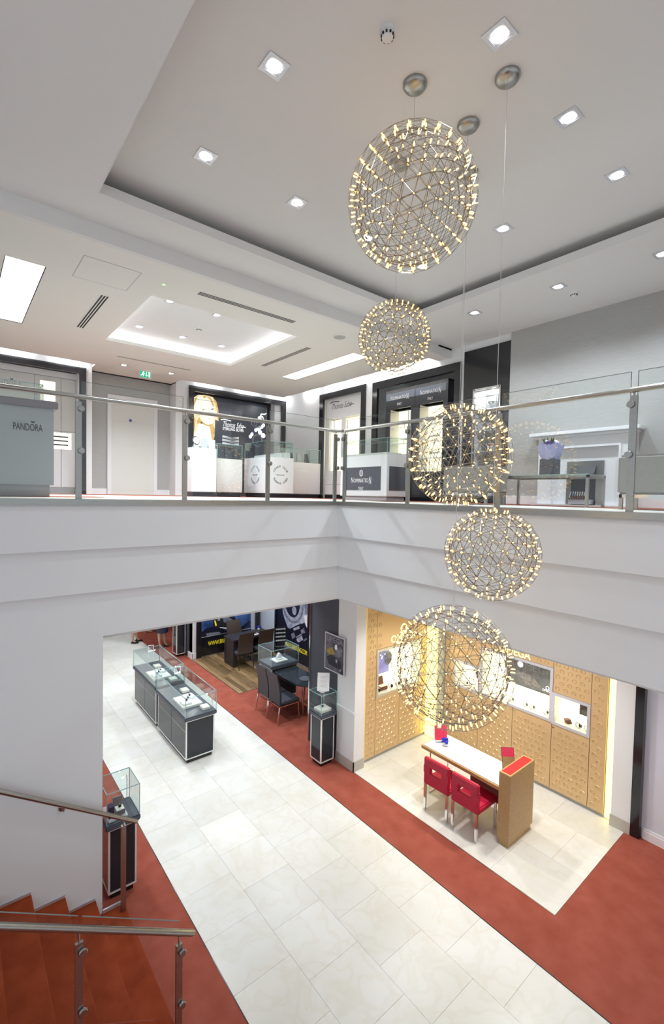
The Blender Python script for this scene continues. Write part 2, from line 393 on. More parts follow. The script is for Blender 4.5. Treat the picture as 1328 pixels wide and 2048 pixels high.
# pillar at the corner of the gold bay
pil = struct('wall_pillar', B(5.22, 5.45, 5.64, 6.10, 0, 3.13), white)
obj('pillar_core', B(5.24, 5.45, 6.10, 6.95, 0, 3.13), slatep, pil)
obj('mirror_panel', B(5.222, 5.24, 6.10, 6.93, 0, 3.13), slatep, pil)
obj('edge_mirror', B(5.20, 5.222, 6.90, 6.93, 0, 3.13), chrome, pil)
stm = mat('stone_skirting', (.50, .47, .41), .4, noise=(8, .1))
obj('skirting', B(5.205, 5.22, 5.625, 6.10, 0, .17), stm, pil)
obj('skirting', B(5.205, 5.45, 5.625, 5.64, 0, .17), stm, pil)
obj('dado_ledge', B(5.20, 5.225, 5.64, 6.10, .98, 1.02), white, pil)
# pier and black strip right of the gold wall
pier = struct('wall_pier', B(7.33, 7.7, 2.17, 2.42, 0, 3.13), white)
obj('skirting', B(7.315, 7.33, 2.17, 2.432, 0, .17), stm, pier)
obj('black_strip', B(7.32, 7.50, 2.06, 2.17, 0, 3.13), black, pier)
# wall behind the watch bay and its return
wb = struct('wall_bay', B(5.17, 8.4, 12.35, 12.55, 0, 3.13), mat('pale_blue_paint', (.66, .70, .80), .6, noise=(1, .02)))
obj('bay_return', B(5.17, 5.36, 12.33, 12.55, 0, 3.13), paint, wb)
obj('skirting', B(5.15, 5.37, 12.31, 12.33, 0, .17), paint, wb, bevel=.005)
obj('skirting', B(5.14, 5.17, 12.31, 12.6, 0, .17), paint, wb)
obj('dark_lining', B(5.15, 5.17, 12.55, 13.4, 0, 3.13), slatep, wb)
wb = struct('wall_bay_side', B(7.362, 7.76, 9.30, 12.345, 0, 3.13), MATS['pale_blue_paint'])
obj('corner_return', B(7.30, 7.76, 9.22, 9.42, 0, 3.13), paint, wb)
obj('skirting', B(7.28, 7.30, 9.20, 9.42, 0, .17), paint, wb)
# ---- upper floor walls: solid back plane, piers and headers in front of it
uw = struct('wall_back_upper', B(-4, 8.4, YW+.55, YW+.75, ZF, 7.9), white)
for a, b in ((ony(172, 760, YW).x, ony(184, 760, YW).x), (ony(352, 790, YW).x, ony(377.5, 790, YW).x), (ony(571, 820, YW).x, 7.9)):
    obj('wall_pier', B(a, b, YW, YW+.55, ZF, 7.62), white, uw)
px0, px1 = ony(184, 760, YW).x, ony(352, 790, YW).x
obj('recess_wall', B(px0, px1, YW+.40, YW+.5, ZF, 7.62), taupe, uw)
obj('skirting', B(px0, px1, YW+.385, YW+.40, ZF, ZF+.13), paint, uw)
PT = ony(172, 737, YW).z; TT = ony(377, 770, YW).z
obj('wall_header', B(-4, px0, YW+.004, YW+.55, PT, 7.62), white, uw)
obj('wall_header', B(px0, px1, YW+.3, YW+.55, 7.36, 7.62), white, uw)
obj('wall_header', B(px1, 7.9, YW+.004, YW+.55, TT, 7.62), white, uw)
ur = struct('wall_right_upper', B(XW+.55, 8.4, -4, YW+.6, ZF, 7.9), white)
yTS0, yTS1 = onx(641, 788, XW).y, onx(733, 768, XW).y
yN0, yN1 = onx(747, 764, XW).y, onx(925, 723, XW).y
zTS, zN = onx(733, 768, XW).z, onx(925, 723, XW).z
yBP0, yBP1 = onx(930, 700, XW).y, onx(1023, 700, XW).y
obj('wall_pier', B(XW, XW+.55, yTS0, YW+.02, ZF, 7.62), white, ur)
obj('wall_pier', B(XW, XW+.55, yN0, yTS1, ZF, 7.62), white, ur)
obj('wall_pier', B(XW, XW+.55, yBP0, yN1, ZF, 7.62), white, ur)
obj('wall_header', B(XW+.004, XW+.55, yTS1, yTS0, zTS, 7.62), white, ur)
obj('wall_header', B(XW+.004, XW+.55, yN1, yN0, zN, 7.62), white, ur)
obj('papered_wall', B(XW-.02, XW+.55, -4, yBP1, ZF, 7.62), taupe, ur)
obj('skirting', B(XW-.045, XW-.02, -4, yBP1, ZF, ZF+.14), paint, ur)
obj('panel_head', B(XW+.02, XW+.55, yBP1, yBP0, 7.40, 7.62), white, ur)
# ---- upper ceilings
TX0, TX1, TY1 = 1.10, 5.70, 4.93
hc = struct('ceiling', B(-4, TX0-.3, -4, 5.5, ZS+.16, ZS+.4), ceilm)
def slab(x0, x1, y0, y1, z0, z1, mt=ceilm, nm='ceiling_field'): return obj(nm, B(x0, x1, y0, y1, z0, z1), mt, hc)
slab(-4, TX0, -4, 5.5, ZS, ZS+.10); slab(TX1, 8.4, -4, 5.5, ZS, ZS+.10); slab(TX0, TX1, TY1, 5.5, ZS, ZS+.10)
slab(TX0-.35, TX1+.35, -4, TY1+.35, ZT, ZT+.2, nm='tray_field')
slab(TX0-.4, TX0-.35, -4, TY1+.4, ZS+.10, ZT+.2); slab(TX1+.35, TX1+.4, -4, TY1+.4, ZS+.10, ZT+.2); slab(TX0-.4, TX1+.4, TY1+.35, TY1+.4, ZS+.10, ZT+.2)
slab(-4, 8.4, 5.5, 5.56, ZL, ZS+.1, nm='beam_face')
# low ceiling over the upper floor with its own small tray
SX0, SX1, SY0, SY1 = 2.11, 4.53, 6.54, 8.98
pA = (.49, .88, 6.58, 9.05); pB = (5.83, 6.21, 6.56, 8.99)
CE, CEX = YW-.33, XW-.30
lc = struct('ceiling', B(-4, .49, 5.56, CE, ZL, ZL+.06), warmceil)
for q in ((.49, .88, 5.56, 6.58), (.49, .88, 9.05, CE), (.88, SX0, 5.56, CE), (SX0, SX1, 5.56, SY0), (SX0, SX1, SY1, CE), (SX1, 5.83, 5.56, CE), (5.83, 6.21, 5.56, 6.56), (5.83, 6.21, 8.99, CE), (6.21, CEX, 5.56, CE)):
    obj('ceiling_field', B(*q, ZL, ZL+.06), warmceil, lc)
obj('slot_trough', B(-4, 8.4, CE-.10, YW+.02, ZL+.14, ZL+.22), white, lc)
obj('slot_trough', B(CEX-.10, 8.0, 5.5, YW, ZL+.14, ZL+.22), white, lc)
obj('door_soffit', B(px0, px1, CE-.01, YW+.5, ZL, ZL+.05), warmceil, lc)
obj('ceiling_field', B(CEX+.001, XW, 5.56, 5.80, ZL, ZL+.06), warmceil, lc)
obj('soffit_end', B(CEX-.02, XW+.02, 5.565, 5.62, ZL+.001, ZS+.05), white, lc)
ZC = ZL+.20
obj('tray_field', B(SX0-.25, SX1+.25, SY0-.25, SY1+.25, ZC, ZC+.08), white, lc)
for q in ((SX0-.3, SX0-.25, SY0-.3, SY1+.3), (SX1+.25, SX1+.3, SY0-.3, SY1+.3), (SX0-.3, SX1+.3, SY0-.3, SY0-.25), (SX0-.3, SX1+.3, SY1+.25, SY1+.3)):
    obj('tray_side', B(*q, ZL+.06, ZC+.08), white, lc)
# ---- stairs descending along the left wall to the shop floor
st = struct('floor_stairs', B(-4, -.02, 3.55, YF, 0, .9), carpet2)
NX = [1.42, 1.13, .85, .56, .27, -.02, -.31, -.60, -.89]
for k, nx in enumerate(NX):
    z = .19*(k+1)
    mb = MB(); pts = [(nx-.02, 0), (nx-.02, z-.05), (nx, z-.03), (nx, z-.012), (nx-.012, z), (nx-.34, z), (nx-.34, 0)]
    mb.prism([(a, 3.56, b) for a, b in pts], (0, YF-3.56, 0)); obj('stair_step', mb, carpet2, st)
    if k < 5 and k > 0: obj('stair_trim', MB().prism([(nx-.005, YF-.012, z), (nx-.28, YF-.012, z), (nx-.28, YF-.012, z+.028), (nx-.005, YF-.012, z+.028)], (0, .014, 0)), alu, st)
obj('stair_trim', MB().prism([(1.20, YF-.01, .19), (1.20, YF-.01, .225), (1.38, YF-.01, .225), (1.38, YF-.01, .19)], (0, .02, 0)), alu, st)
# ---- doors
dl, dr = ony(214, 800, YW+.4).x, ony(314, 800, YW+.4).x; dt = ony(214, 788, YW+.4).z
d1 = struct('door_1', B(dl+.07, dr-.07, YW+.375, YW+.40, ZF, dt-.07), doorp)
obj('architrave', B(dl, dl+.085, YW+.35, YW+.40, ZF, dt), paint, d1, bevel=.006)
obj('architrave', B(dr-.085, dr, YW+.35, YW+.40, ZF, dt), paint, d1, bevel=.006)
obj('architrave', B(dl+.085, dr-.085, YW+.35, YW+.40, dt-.085, dt), paint, d1, bevel=.006)
for z in (ZF+.55, ZF+1.15, ZF+1.7): obj('door_rail', B(dl+.2, dr-.2, YW+.370, YW+.375, z, z+.012), doorp, d1)
pd = ony(261, 841, YW+.37); obj('door_disc', MB().lathe((pd.x, YW+.375, pd.z), [(.035, 0), (.035, .004)], 16, (0, -1, 0)), mat('blue_sign', (.03, .04, .30), .4, noise=(5, .1)), d1)

# ================================================================== CEILING FIXTURES AND LIGHT
def downlight(x, y, z, label, power, group, size=.085, spot=1.85, col=(.82, .92, 1)):
    t = thing('recessed_downlight', label, 'downlight', (x, y, z), group)
    mb = MB()
    for s_ in (-1, 1):
        mb.box(x-size, x+size, y+s_*size, y+s_*size*.70, z-.006, z+.004); mb.box(x+s_*size, x+s_*size*.70, y-size*.7, y+size*.7, z-.006, z+.004)
    obj('trim_plate', mb, alu, t)
    obj('lamp', MB().lathe((x, y, z-.004), [(size*.62, 0), (size*.62, .01)], 20), ledw, t)
    if power: light('spot_beam', 'SPOT', (x, y, z-.02), power, t, col, spot_size=spot, spot_blend=.7, shadow_soft_size=.06)
    return t
gT = 'downlights in the raised tray'
xs, ys = (1.80, 2.81, 3.83, 4.84), (1.78, 2.94, 4.10)
names = {(0, 2): 'square downlight in the tray ceiling, nearest its left far corner', (1, 2): 'tray downlight left of the largest wire globe, in the far row',
 (2, 2): 'tray downlight showing through the lower left of the top wire globe', (3, 2): 'tray downlight showing through the bottom of the top wire globe',
 (0, 1): 'tray downlight at upper left, alone between smoke detector and left tray edge', (3, 1): 'tray downlight beside the longest cable, right of the top wire globe',
 (1, 0): 'tray downlight above the round cable canopy at top right', (2, 0): 'tray downlight at right, farther from the cove edge than its neighbour',
 (3, 0): 'tray downlight at right, nearest the long right cove edge', (2, 1): None, (1, 1): None, (0, 0): None}
for (i, j), nm in names.items():
    if nm: downlight(xs[i], ys[j], ZT, nm, P_TRAY, gT)
for j, y in enumerate((.6,)):
    for i, x in enumerate(xs): light('spot_beam', 'SPOT', (x, y, ZT-.02), P_TRAY*.7, None, (.82, .92, 1), spot_size=1.85, spot_blend=.7, shadow_soft_size=.06)  # extra unseen beams, added as a nearer row of the tray grid
for (x, y), nm in zip(((6.25, 2.96), (6.20, 4.2), (6.30, 1.8)), ('soffit downlight beside the small smoke detector by the taupe wall', 'soffit downlight nearest the tall black wall panel', 'soffit downlight cut by the right edge of the picture')):
    downlight(x, y, ZS, nm, P_SOFFIT, 'downlights in the flat soffit', spot=2.5)
cp = [onz(*p, ZC) for p in ((279, 653), (365, 674), (443, 692), (340, 602), (434, 630))]
for p, nm in zip(cp, ('leftmost lit spot in the small coved ceiling tray', 'middle spot of the far row in the small coved tray', 'right spot of the far row in the small coved tray', 'left spot at the near edge of the small coved tray', 'right spot at the near edge of the small coved tray')):
    downlight(p.x, p.y, ZC, nm, P_LOW, 'spots in the small coved tray', size=.07, spot=2.4)
downlight(2.83, 10.50, ZL, 'ceiling spot left of the green exit sign', P_LOW*.16, 'spots in front of the door', size=.07)
downlight(3.83, 10.48, ZL, 'ceiling spot right of the green exit sign', P_LOW*.16, 'spots in front of the door', size=.07)
# light panels sunk in the low ceiling
def ceilpanel(q, label):
    x0, x1, y0, y1 = q
    t = thing('ceiling_light_panel', label, 'light panel', ((x0+x1)/2, (y0+y1)/2, ZL), 'long light panels in the low ceiling')
    obj('diffuser', B(x0, x1, y0, y1, ZL+.008, ZL+.03), panelw, t)
    mb = MB().box(x0-.01, x0, y0, y1, ZL, ZL+.12).box(x1, x1+.01, y0, y1, ZL, ZL+.12).box(x0, x1, y0-.01, y0, ZL, ZL+.12).box(x0, x1, y1, y1+.01, ZL, ZL+.12)
    obj('reveal', mb, white, t); return t
ceilpanel(pA, 'long bright ceiling light panel at the far left edge'); ceilpanel(pB, 'long bright ceiling light panel behind the second wire globe')
# cove strips inside the small tray
for nm, q in (('far edge', (SX0-.22, SX1+.22, SY1+.16, SY1+.22)), ('right edge', (SX1+.16, SX1+.22, SY0-.2, SY1+.15)), ('left edge', (SX0-.22, SX0-.16, SY0-.2, SY1+.15)), ('near edge', (SX0-.15, SX1+.15, SY0-.22, SY0-.16))):
    tag(obj('cove_light_strip', B(*q, ZL+.065, ZL+.085), cove, None), 'white cove light strip hidden along the %s of the small ceiling tray' % nm, 'cove light', 'cove strips of the small tray')
# short lamps in the slot along the walls
def slotlamp(c, along, lab):
    d = Vector((.26, .035, .012)) if along == 'x' else Vector((.035, .26, .012))
    tag(obj('slot_lamp', MB().box(c[0]-d.x, c[0]+d.x, c[1]-d.y, c[1]+d.y, c[2]-d.z, c[2]+d.z), slotl, None, bevel=.008), lab, 'slot light', 'lamps in the perimeter ceiling slot')
zz = ZL+.11
for px_, nm in ((25, 'above the left end of the black cabinet frame'), (140, 'above the right end of the left black cabinet frame'), (421, 'above the portrait light box'), (499, 'above the middle of the dark jewellery poster'), (562, 'in the back corner of the upper floor')):
    p = ony(px_, 780, YW-.12); slotlamp((p.x, YW-.12, zz), 'x', 'short slot lamp '+nm)
for px_, nm in ((618, 'left of the white signature cabinet'), (662, 'above the white signature cabinet'), (708, 'between the white and black wall cabinets'), (757, 'left above the black double cabinet'), (806, 'above the middle of the black double cabinet'), (855, 'right above the black double cabinet')):
    p = onx(px_, 770, XW-.10); slotlamp((XW-.10, p.y, zz), 'y', 'short slot lamp '+nm)
# grilles, speaker, detectors, access panel, exit sign
def grille(x0, x1, y0, y1, label, n=3):
    t = thing('slot_diffuser', label, 'air vent', ((x0+x1)/2, (y0+y1)/2, ZL), 'linear slot diffusers')
    obj('frame', B(x0-.012, x1+.012, y0-.012, y1+.012, ZL-.003, ZL+.002), warmceil, t)
    for k in range(n):
        if x1-x0 < y1-y0: w = (x1-x0)/n; obj('slot', B(x0+k*w+w*.22, x0+k*w+w*.78, y0, y1, ZL-.0045, ZL), darkslot, t)
        else: w = (y1-y0)/n; obj('slot', B(x0, x1, y0+k*w+w*.22, y0+k*w+w*.78, ZL-.0045, ZL), darkslot, t)
grille(1.58, 1.69, 6.98, 8.6, 'triple slot air vent left of the small ceiling tray'); grille(2.56, 4.11, 5.96, 6.07, 'triple slot air vent in front of the small ceiling tray')
grille(4.97, 5.08, 6.86, 8.49, 'triple slot air vent right of the small ceiling tray')
t = thing('slot_diffuser', 'single grey slot grille above the exit sign', 'air vent', (3.3, 9.9, ZL)); obj('grille_bar', B(2.55, 4.05, 9.87, 9.93, ZL-.004, ZL), mat('grey_grille', (.35, .34, .32), .5, noise=(5, .1)), t); obj('frame', B(2.53, 4.07, 9.855, 9.945, ZL-.002, ZL+.002), warmceil, t)
t = thing('ceiling_speaker', 'round white perforated speaker flush in the low ceiling', 'speaker', (5.06, 6.05, ZL)); obj('bezel', MB().lathe((5.06, 6.05, ZL-.008), [(.115, 0), (.12, .008)], 28), plastic, t); obj('mesh_cover', MB().lathe((5.06, 6.05, ZL-.010), [(.10, 0), (.10, .004)], 28), mat('speaker_mesh', (.48, .47, .45), .7, noise=(150, .3)), t)
def detector(x, y, z, label):
    t = thing('smoke_detector', label, 'smoke detector', (x, y, z), 'white smoke detectors')
    obj('base', MB().lathe((x, y, z-.02), [(.05, 0), (.052, .02)], 20), plastic, t, smooth=True); obj('head', MB().lathe((x, y, z-.055), [(.022, 0), (.036, .006), (.042, .035)], 20), plastic, t, smooth=True)
    for k in range(10):
        a = 2*math.pi*k/10; obj('vent_slit', MB().obox((x+.0405*math.cos(a), y+.0405*math.sin(a), z-.036), (.004*math.cos(a), .004*math.sin(a), 0), (-.006*math.sin(a), .006*math.cos(a), 0), (0, 0, .007)), darkslot, t)
detector(2.23, 2.24, ZT, 'white smoke detector at the top of the tray ceiling'); detector(6.59, 2.9, ZS, 'white smoke detector in the soffit by the taupe wall')
p = onz(398, 656, ZC); detector(p.x, p.y, ZC, 'white smoke detector inside the small coved tray')
t = thing('access_panel', 'flush square access panel in the low ceiling at left', 'access panel', (1.49, 6.28, ZL)); obj('cover', B(1.18, 1.80, 5.96, 6.61, ZL-.003, ZL), warmceil, t)
obj('joint', MB().box(1.17, 1.18, 5.95, 6.62, ZL-.002, ZL).box(1.80, 1.81, 5.95, 6.62, ZL-.002, ZL).box(1.17, 1.81, 5.95, 5.96, ZL-.002, ZL).box(1.17, 1.81, 6.61, 6.62, ZL-.002, ZL), greylam, t)
t = thing('indicator_lamp', 'tiny green indicator lamp in the low ceiling', 'indicator', (2.12, 6.08, ZL)); obj('bezel', B(2.09, 2.15, 6.05, 6.11, ZL-.004, ZL), plastic, t); obj('lens', B(2.105, 2.135, 6.065, 6.095, ZL-.008, ZL-.003), mat('green_led', (.2, .8, .2), .4, emit=2, ecol=(.3, 1, .25)), t)
ex = ony(291, 748, 10.75); t = thing('exit_sign', 'green and white running man exit sign hanging from the ceiling', 'exit sign', (ex.x, 10.75, ex.z-.1))
obj('housing', B(ex.x-.13, ex.x+.13, 10.75, 10.79, ex.z-.09, ex.z+.10), plastic, t, bevel=.006); obj('bracket', B(ex.x-.09, ex.x+.09, 10.75, 10.79, ex.z+.10, ZL), alu, t)
sg = PL((ex.x, 10.75, ex.z), (1, 0, 0), (0, 0, 1)); fc = sg.rect('sign_face', -.115, .115, -.075, .065, greens, t)
sg.ell('running_man_head', -.045, .035, .012, .012, printlit, t, .005); sg.stroke('running_man', [(-.05, .015), (-.06, -.015), (-.085, -.04), (-.10, -.035)], .014, printlit, t, .005); sg.stroke('running_man', [(-.06, -.015), (-.04, -.03), (-.045, -.055)], .012, printlit, t, .005); sg.stroke('running_man', [(-.08, .005), (-.05, .018), (-.03, 0), (-.02, .005)], .01, printlit, t, .005)
sg.stroke('arrow', [(.02, .04), (.02, -.045)], .012, printlit, t, .005); sg.stroke('arrow', [(0, -.02), (.02, -.045), (.04, -.02)], .011, printlit, t, .005); sg.rect('door_pictogram', .065, .098, -.06, .045, printlit, t, .005)
p = ony(578, 803, YW-.06); t = thing('security_camera', 'small security camera at the back corner of the upper floor', 'camera', p); obj('bracket', MB().tube((p.x, YW, p.z+.02), (p.x, YW-.08, p.z+.02), .02), plastic, t); obj('housing', MB().tube((p.x-.07, YW-.1, p.z), (p.x+.05, YW-.07, p.z+.01), .035, 12), black, t)
# unseen spots added under the balcony slab to light the ground floor
for x, y in ((3.0, 6.4), (3.0, 8.2), (3.0, 10), (3.0, 12), (3.3, 14), (3.3, 16), (4.9, 7.4), (4.9, 9), (4.9, 11), (4.9, 13.2), (6.3, 8.2), (6.3, 10.3), (6.4, 11.6), (1.5, 6.6), (1.5, 9), (1.5, 12)):
    light('spot_beam', 'SPOT', (x, y, 3.11), P_GROUND, None, (.88, .95, 1), spot_size=2.3, spot_blend=.8, shadow_soft_size=.08)
for x, y in ((5.6, 3.1), (5.6, 4.6), (6.5, 3.1), (6.5, 4.6), (6.9, 1.2), (5.6, 1.2), (6.5, -.5)):
    light('spot_beam', 'SPOT', (x, y, 3.11), P_OMEGA if y > 2 else P_OMEGA*.2, None, (1, .98, .95), spot_size=2.3, spot_blend=.8, shadow_soft_size=.08)

# ================================================================== WIRE GLOBE PENDANTS
def geodesic(n):
    g = (1+5**.5)/2
    V = [Vector(p).normalized() for p in ((-1, g, 0), (1, g, 0), (-1, -g, 0), (1, -g, 0), (0, -1, g), (0, 1, g), (0, -1, -g), (0, 1, -g), (g, 0, -1), (g, 0, 1), (-g, 0, -1), (-g, 0, 1))]
    Fs = ((0, 11, 5), (0, 5, 1), (0, 1, 7), (0, 7, 10), (0, 10, 11), (1, 5, 9), (5, 11, 4), (11, 10, 2), (10, 7, 6), (7, 1, 8), (3, 9, 4), (3, 4, 2), (3, 2, 6), (3, 6, 8), (3, 8, 9), (4, 9, 5), (2, 4, 11), (6, 2, 10), (8, 6, 7), (9, 8, 1))
    idx = {}; vs = []; E_ = set()
    def key(p):
        k = (round(p.x, 4), round(p.y, 4), round(p.z, 4))
        if k not in idx: idx[k] = len(vs); vs.append(p)
        return idx[k]
    for a, b, c in Fs:
        gr = {}
        for i in range(n+1):
            for j in range(n+1-i): gr[i, j] = key((V[a]*(n-i-j)+V[b]*i+V[c]*j).normalized())
        for i in range(n):
            for j in range(n-i):
                for e in (((i, j), (i+1, j)), ((i, j), (i, j+1)), ((i+1, j), (i, j+1))): E_.add(tuple(sorted((gr[e[0]], gr[e[1]]))))
    return vs, E_
bm_ = MB().lathe((0, 0, 0), [(.003, -.018), (.0050, -.011), (.0055, 0), (.0045, .011), (.002, .017)], 7)
bme = bpy.data.meshes.new('bulb'); bme.from_pydata(bm_.v, [], bm_.f); bme.materials.append(bulbm)
bulbm.cycles.emission_sampling = 'NONE'
def pendant(can, ball, R_, n, label, tilt):
    # canopy and globe share one plumb line: split the small pixel difference between them
    P0 = onz(*can, ZT); d = ray(ball[0], ball[1]); h0 = math.hypot(P0.x, P0.y); t_ = h0/math.hypot(d.x, d.y); Q = EYE+d*t_
    dd = R_/(ball[2]/F); Qd = (Q-EYE).dot(_f)
    P = Vector(((P0.x+Q.x)/2, (P0.y+Q.y)/2, 0)); c = Vector((P.x, P.y, Q.z))
    t = thing('wire_globe_pendant', label, 'pendant lamp', (P.x, P.y, ZT), 'wire globe pendants over the atrium')
    obj('canopy', MB().lathe((P.x, P.y, ZT-.045), [(.012, -.004), (.045, 0), (.075, .012), (.088, .030), (.088, .045)], 32), steel, t, smooth=True)
    obj('cable', MB().tube((P.x, P.y, ZT-.045), (c.x, c.y, c.z+R_*.62), .0022, 6), mat('cable_sheath', (.62, .60, .57), .3, metal=.4, noise=(20, .1)), t)
    vs, es = geodesic(n); rot = Matrix.Rotation(tilt, 3, 'Z') @ Matrix.Rotation(.35, 3, 'X')
    vs = [rot @ v for v in vs]
    fr = MB(); fo = MB()
    for a, b in es:
        fr.tube(c+vs[a]*R_*.90, c+vs[b]*R_*.90, .0025, 4, caps=False); fo.tube(c+vs[a]*R_, c+vs[b]*R_, .0013, 3, caps=False)
    cl = MB()
    for v in vs: cl.tube(c+v*R_*.90, c+v*R_*1.005, .0010, 3, caps=False); cl.tube(c+v*R_*.885, c+v*R_*.915, .0042, 5)
    obj('inner_wire_frame', fr, wiremetal, t); obj('outer_wire_frame', fo, wiremetal, t); obj('lamp_holders', cl, wiremetal, t, kind='stuff')
    obj('hanger', MB().tube((c.x, c.y, c.z+R_*.55), (c.x, c.y, c.z+R_*1.06), .005, 8), chrome, t)
    for v in vs:
        o = link('bulb', bme, t); p = c+v*R_*.955; o.location = p-Vector((P.x, P.y, ZT))
        o.rotation_mode = 'QUATERNION'; o.rotation_quaternion = v.to_track_quat('Z', 'Y')
        s_ = R_/.48; o.scale = (1, 1, s_)
    light('pendant_glow', 'POINT', c, P_PENDANT*R_/.48, t, (1, .78, .48), shadow_soft_size=.25)
pendant((827, 168), (827, 403, 133), .478, 5, 'largest wire globe pendant, topmost of the cluster', .2)
pendant((797, 327), (789, 676, 71), .335, 4, 'smallest wire globe pendant, just below the topmost one', .9)
pendant((930, 345), (925, 911, 103), .492, 5, 'wire globe pendant hanging level with the upper handrail', .5)
pendant((1006, 155), (992, 1108, 94), .35, 4, 'wire globe pendant in front of the white balcony fascia', 1.3)
pendant((932, 250), (908, 1332, 121), .515, 5, 'lowest wire globe pendant, in front of the gold wall', 0)

# ================================================================== BALUSTRADES
def clamp(p, n_, par, name='glass_clamp'):
    return obj(name, MB().lathe(p, [(.020, 0), (.030, .008), (.030, .020), (.026, .024)], 16, n_), steel, par, smooth=True)
GB, GT_, RZ = ZF+.085, 5.787, 5.627
t = thing('glass_balustrade', 'glass and steel balustrade along the left balcony edge', 'balustrade', (2.2, YF+.05, ZF))
yp = YF+.05; px_ = [-1.2, -.11, .98, 2.075, 3.19, 4.335]
for x in px_[1:]:
    po = obj('post', B(x-.028, x+.028, yp-.008, yp+.012, ZF-.02, RZ-.045), steel, t)
    sgn = 1 if x < 4.2 else -1
    for z in (5.51, 5.09): clamp((x+sgn*.022 if x < 4.2 else x+.03, yp-.008, z), (0, -1, 0), po)
    obj('rail_stub', MB().tube((x, yp, RZ-.05), (x, yp, RZ), .008, 8), steel, po)
for a, b in zip(px_[:-1], px_[1:]):
    g_ = obj('glass_panel', B(a+.035, b-.02, yp+.014, yp+.026, GB, GT_), clear, t)
    obj('polished_edge', B(a+.035, b-.02, yp+.014, yp+.026, GT_, GT_+.002), edgeb, g_)
    for e in (a+.033, b-.02): obj('polished_edge', B(e, e+.002, yp+.014, yp+.026, GB, GT_), edgeb, g_)
obj('handrail', MB().path([(-1.5, yp-.02, RZ), (4.25, yp-.02, RZ), (4.32, yp-.022, RZ), (4.37, yp-.05, RZ), (4.395, yp-.10, RZ)], .0235, 14), steel, t, smooth=True)
t = thing('glass_balustrade', 'glass and steel balustrade along the right balcony edge', 'balustrade', (XF+.05, 3, ZF))
xp = XF+.05; py_ = [5.11, 3.89, 2.65, 1.42, .18]
for y in py_[:-1]:
    po = obj('post', B(xp-.008, xp+.012, y-.028, y+.028, ZF-.02, RZ-.045), steel, t)
    for z in (5.51, 5.09): clamp((xp-.008, y+.02 if y < 5 else y+.03, z), (-1, 0, 0), po)
    obj('rail_stub', MB().tube((xp, y, RZ-.05), (xp, y, RZ), .008, 8), steel, po)
for a, b in zip(py_[:-1], py_[1:]):
    g_ = obj('glass_panel', B(xp+.014, xp+.026, b+.035, a-.02, GB, GT_), clear, t)
    obj('polished_edge', B(xp+.014, xp+.026, b+.035, a-.02, GT_, GT_+.002), edgeb, g_)
    for e in (b+.033, a-.02): obj('polished_edge', B(xp+.014, xp+.026, e, e+.002, GB, GT_), edgeb, g_)
obj('handrail', MB().path([(xp-.02, 5.07, RZ), (xp-.02, 4.9, RZ), (xp-.02, -.3, RZ)], .0235, 14), steel, t, smooth=True)
# near stair railing
yn = 3.60
A0 = ony(0, 1853, yn); A1 = ony(388, 1866, yn); sl_ = (A1.z-A0.z)/(A1.x-A0.x)
zr = lambda x: A1.z+sl_*(x-A1.x)
t = thing('stair_railing', 'steel and glass railing on the near side of the stairs', 'railing', (1.3, yn, 0))
obj('handrail', MB().path([(-.8, yn, zr(-.8)), (A1.x-.02, yn, zr(A1.x-.02)), (A1.x, yn, zr(A1.x))], [.0245, .0245, .019], 18), steel, t, smooth=True)
xq = [ony(158, 1900, yn).x, ony(358, 1900, yn).x]
for x in xq:
    po = obj('post', B(x-.026, x+.026, yn-.012, yn+.012, .0, zr(x)-.10), steel, t)
    obj('rail_stub', MB().tube((x, yn, zr(x)-.12), (x, yn, zr(x)-.02), .008, 8), steel, po)
    obj('saddle', MB().obox((x, yn, zr(x)-.026), Vector((1, 0, sl_)).normalized()*.03, (0, .012, 0), (0, 0, .003)), steel, po)
    for dz in (-.17, -.62): clamp((x+.022, yn-.012, zr(x)+dz), (0, -1, 0), po)
for a, b in ((-.8, xq[0]-.002), (xq[0]+.022, xq[1]+.008)):
    q = [(a, zr(a)-.75), (b, zr(b)-.75), (b, zr(b)+.085), (a, zr(a)+.085)]
    g_ = obj('glass_panel', MB().prism([(u, yn+.012, v) for u, v in q], (0, .011, 0)), clear, t)
    obj('polished_edge', MB().prism([(a, yn+.012, zr(a)+.085), (b, yn+.012, zr(b)+.085), (b, yn+.012, zr(b)+.087), (a, yn+.012, zr(a)+.087)], (0, .011, 0)), edgeb, g_)
# wall handrail
yh = YF-.09; C0, C1 = ony(0, 1583, yh), ony(275, 1643, yh)
s2 = (C1.z-C0.z)/(C1.x-C0.x); zh = lambda x: C1.z+s2*(x-C1.x)
t = thing('wall_handrail', 'tubular steel handrail fixed to the left stair wall', 'handrail', (C1.x, yh, 0))
obj('rail', MB().path([(-1.2, yh, zh(-1.2)), (C1.x-.02, yh, zh(C1.x-.02)), (C1.x, yh, zh(C1.x))], [.0235, .0235, .018], 16), steel, t, smooth=True)
xb = ony(128, 1622, yh).x
br = obj('bracket', MB().path([(xb, YF, zh(xb)-.07), (xb, yh+.02, zh(xb)-.07), (xb, yh, zh(xb)-.02)], .007, 8), steel, t); obj('rosette', MB().lathe((xb, YF, zh(xb)-.07), [(.035, 0), (.035, .008), (.028, .012)], 18, (0, -1, 0)), steel, br, smooth=True)
xe = ony(247, 1665, yh).x; po = obj('end_post', B(xe-.022, xe+.022, yh-.022, yh+.022, 0, zh(xe)-.075), steel, t); obj('rail_stub', MB().tube((xe, yh, zh(xe)-.1), (xe, yh, zh(xe)-.015), .008, 8), steel, po)

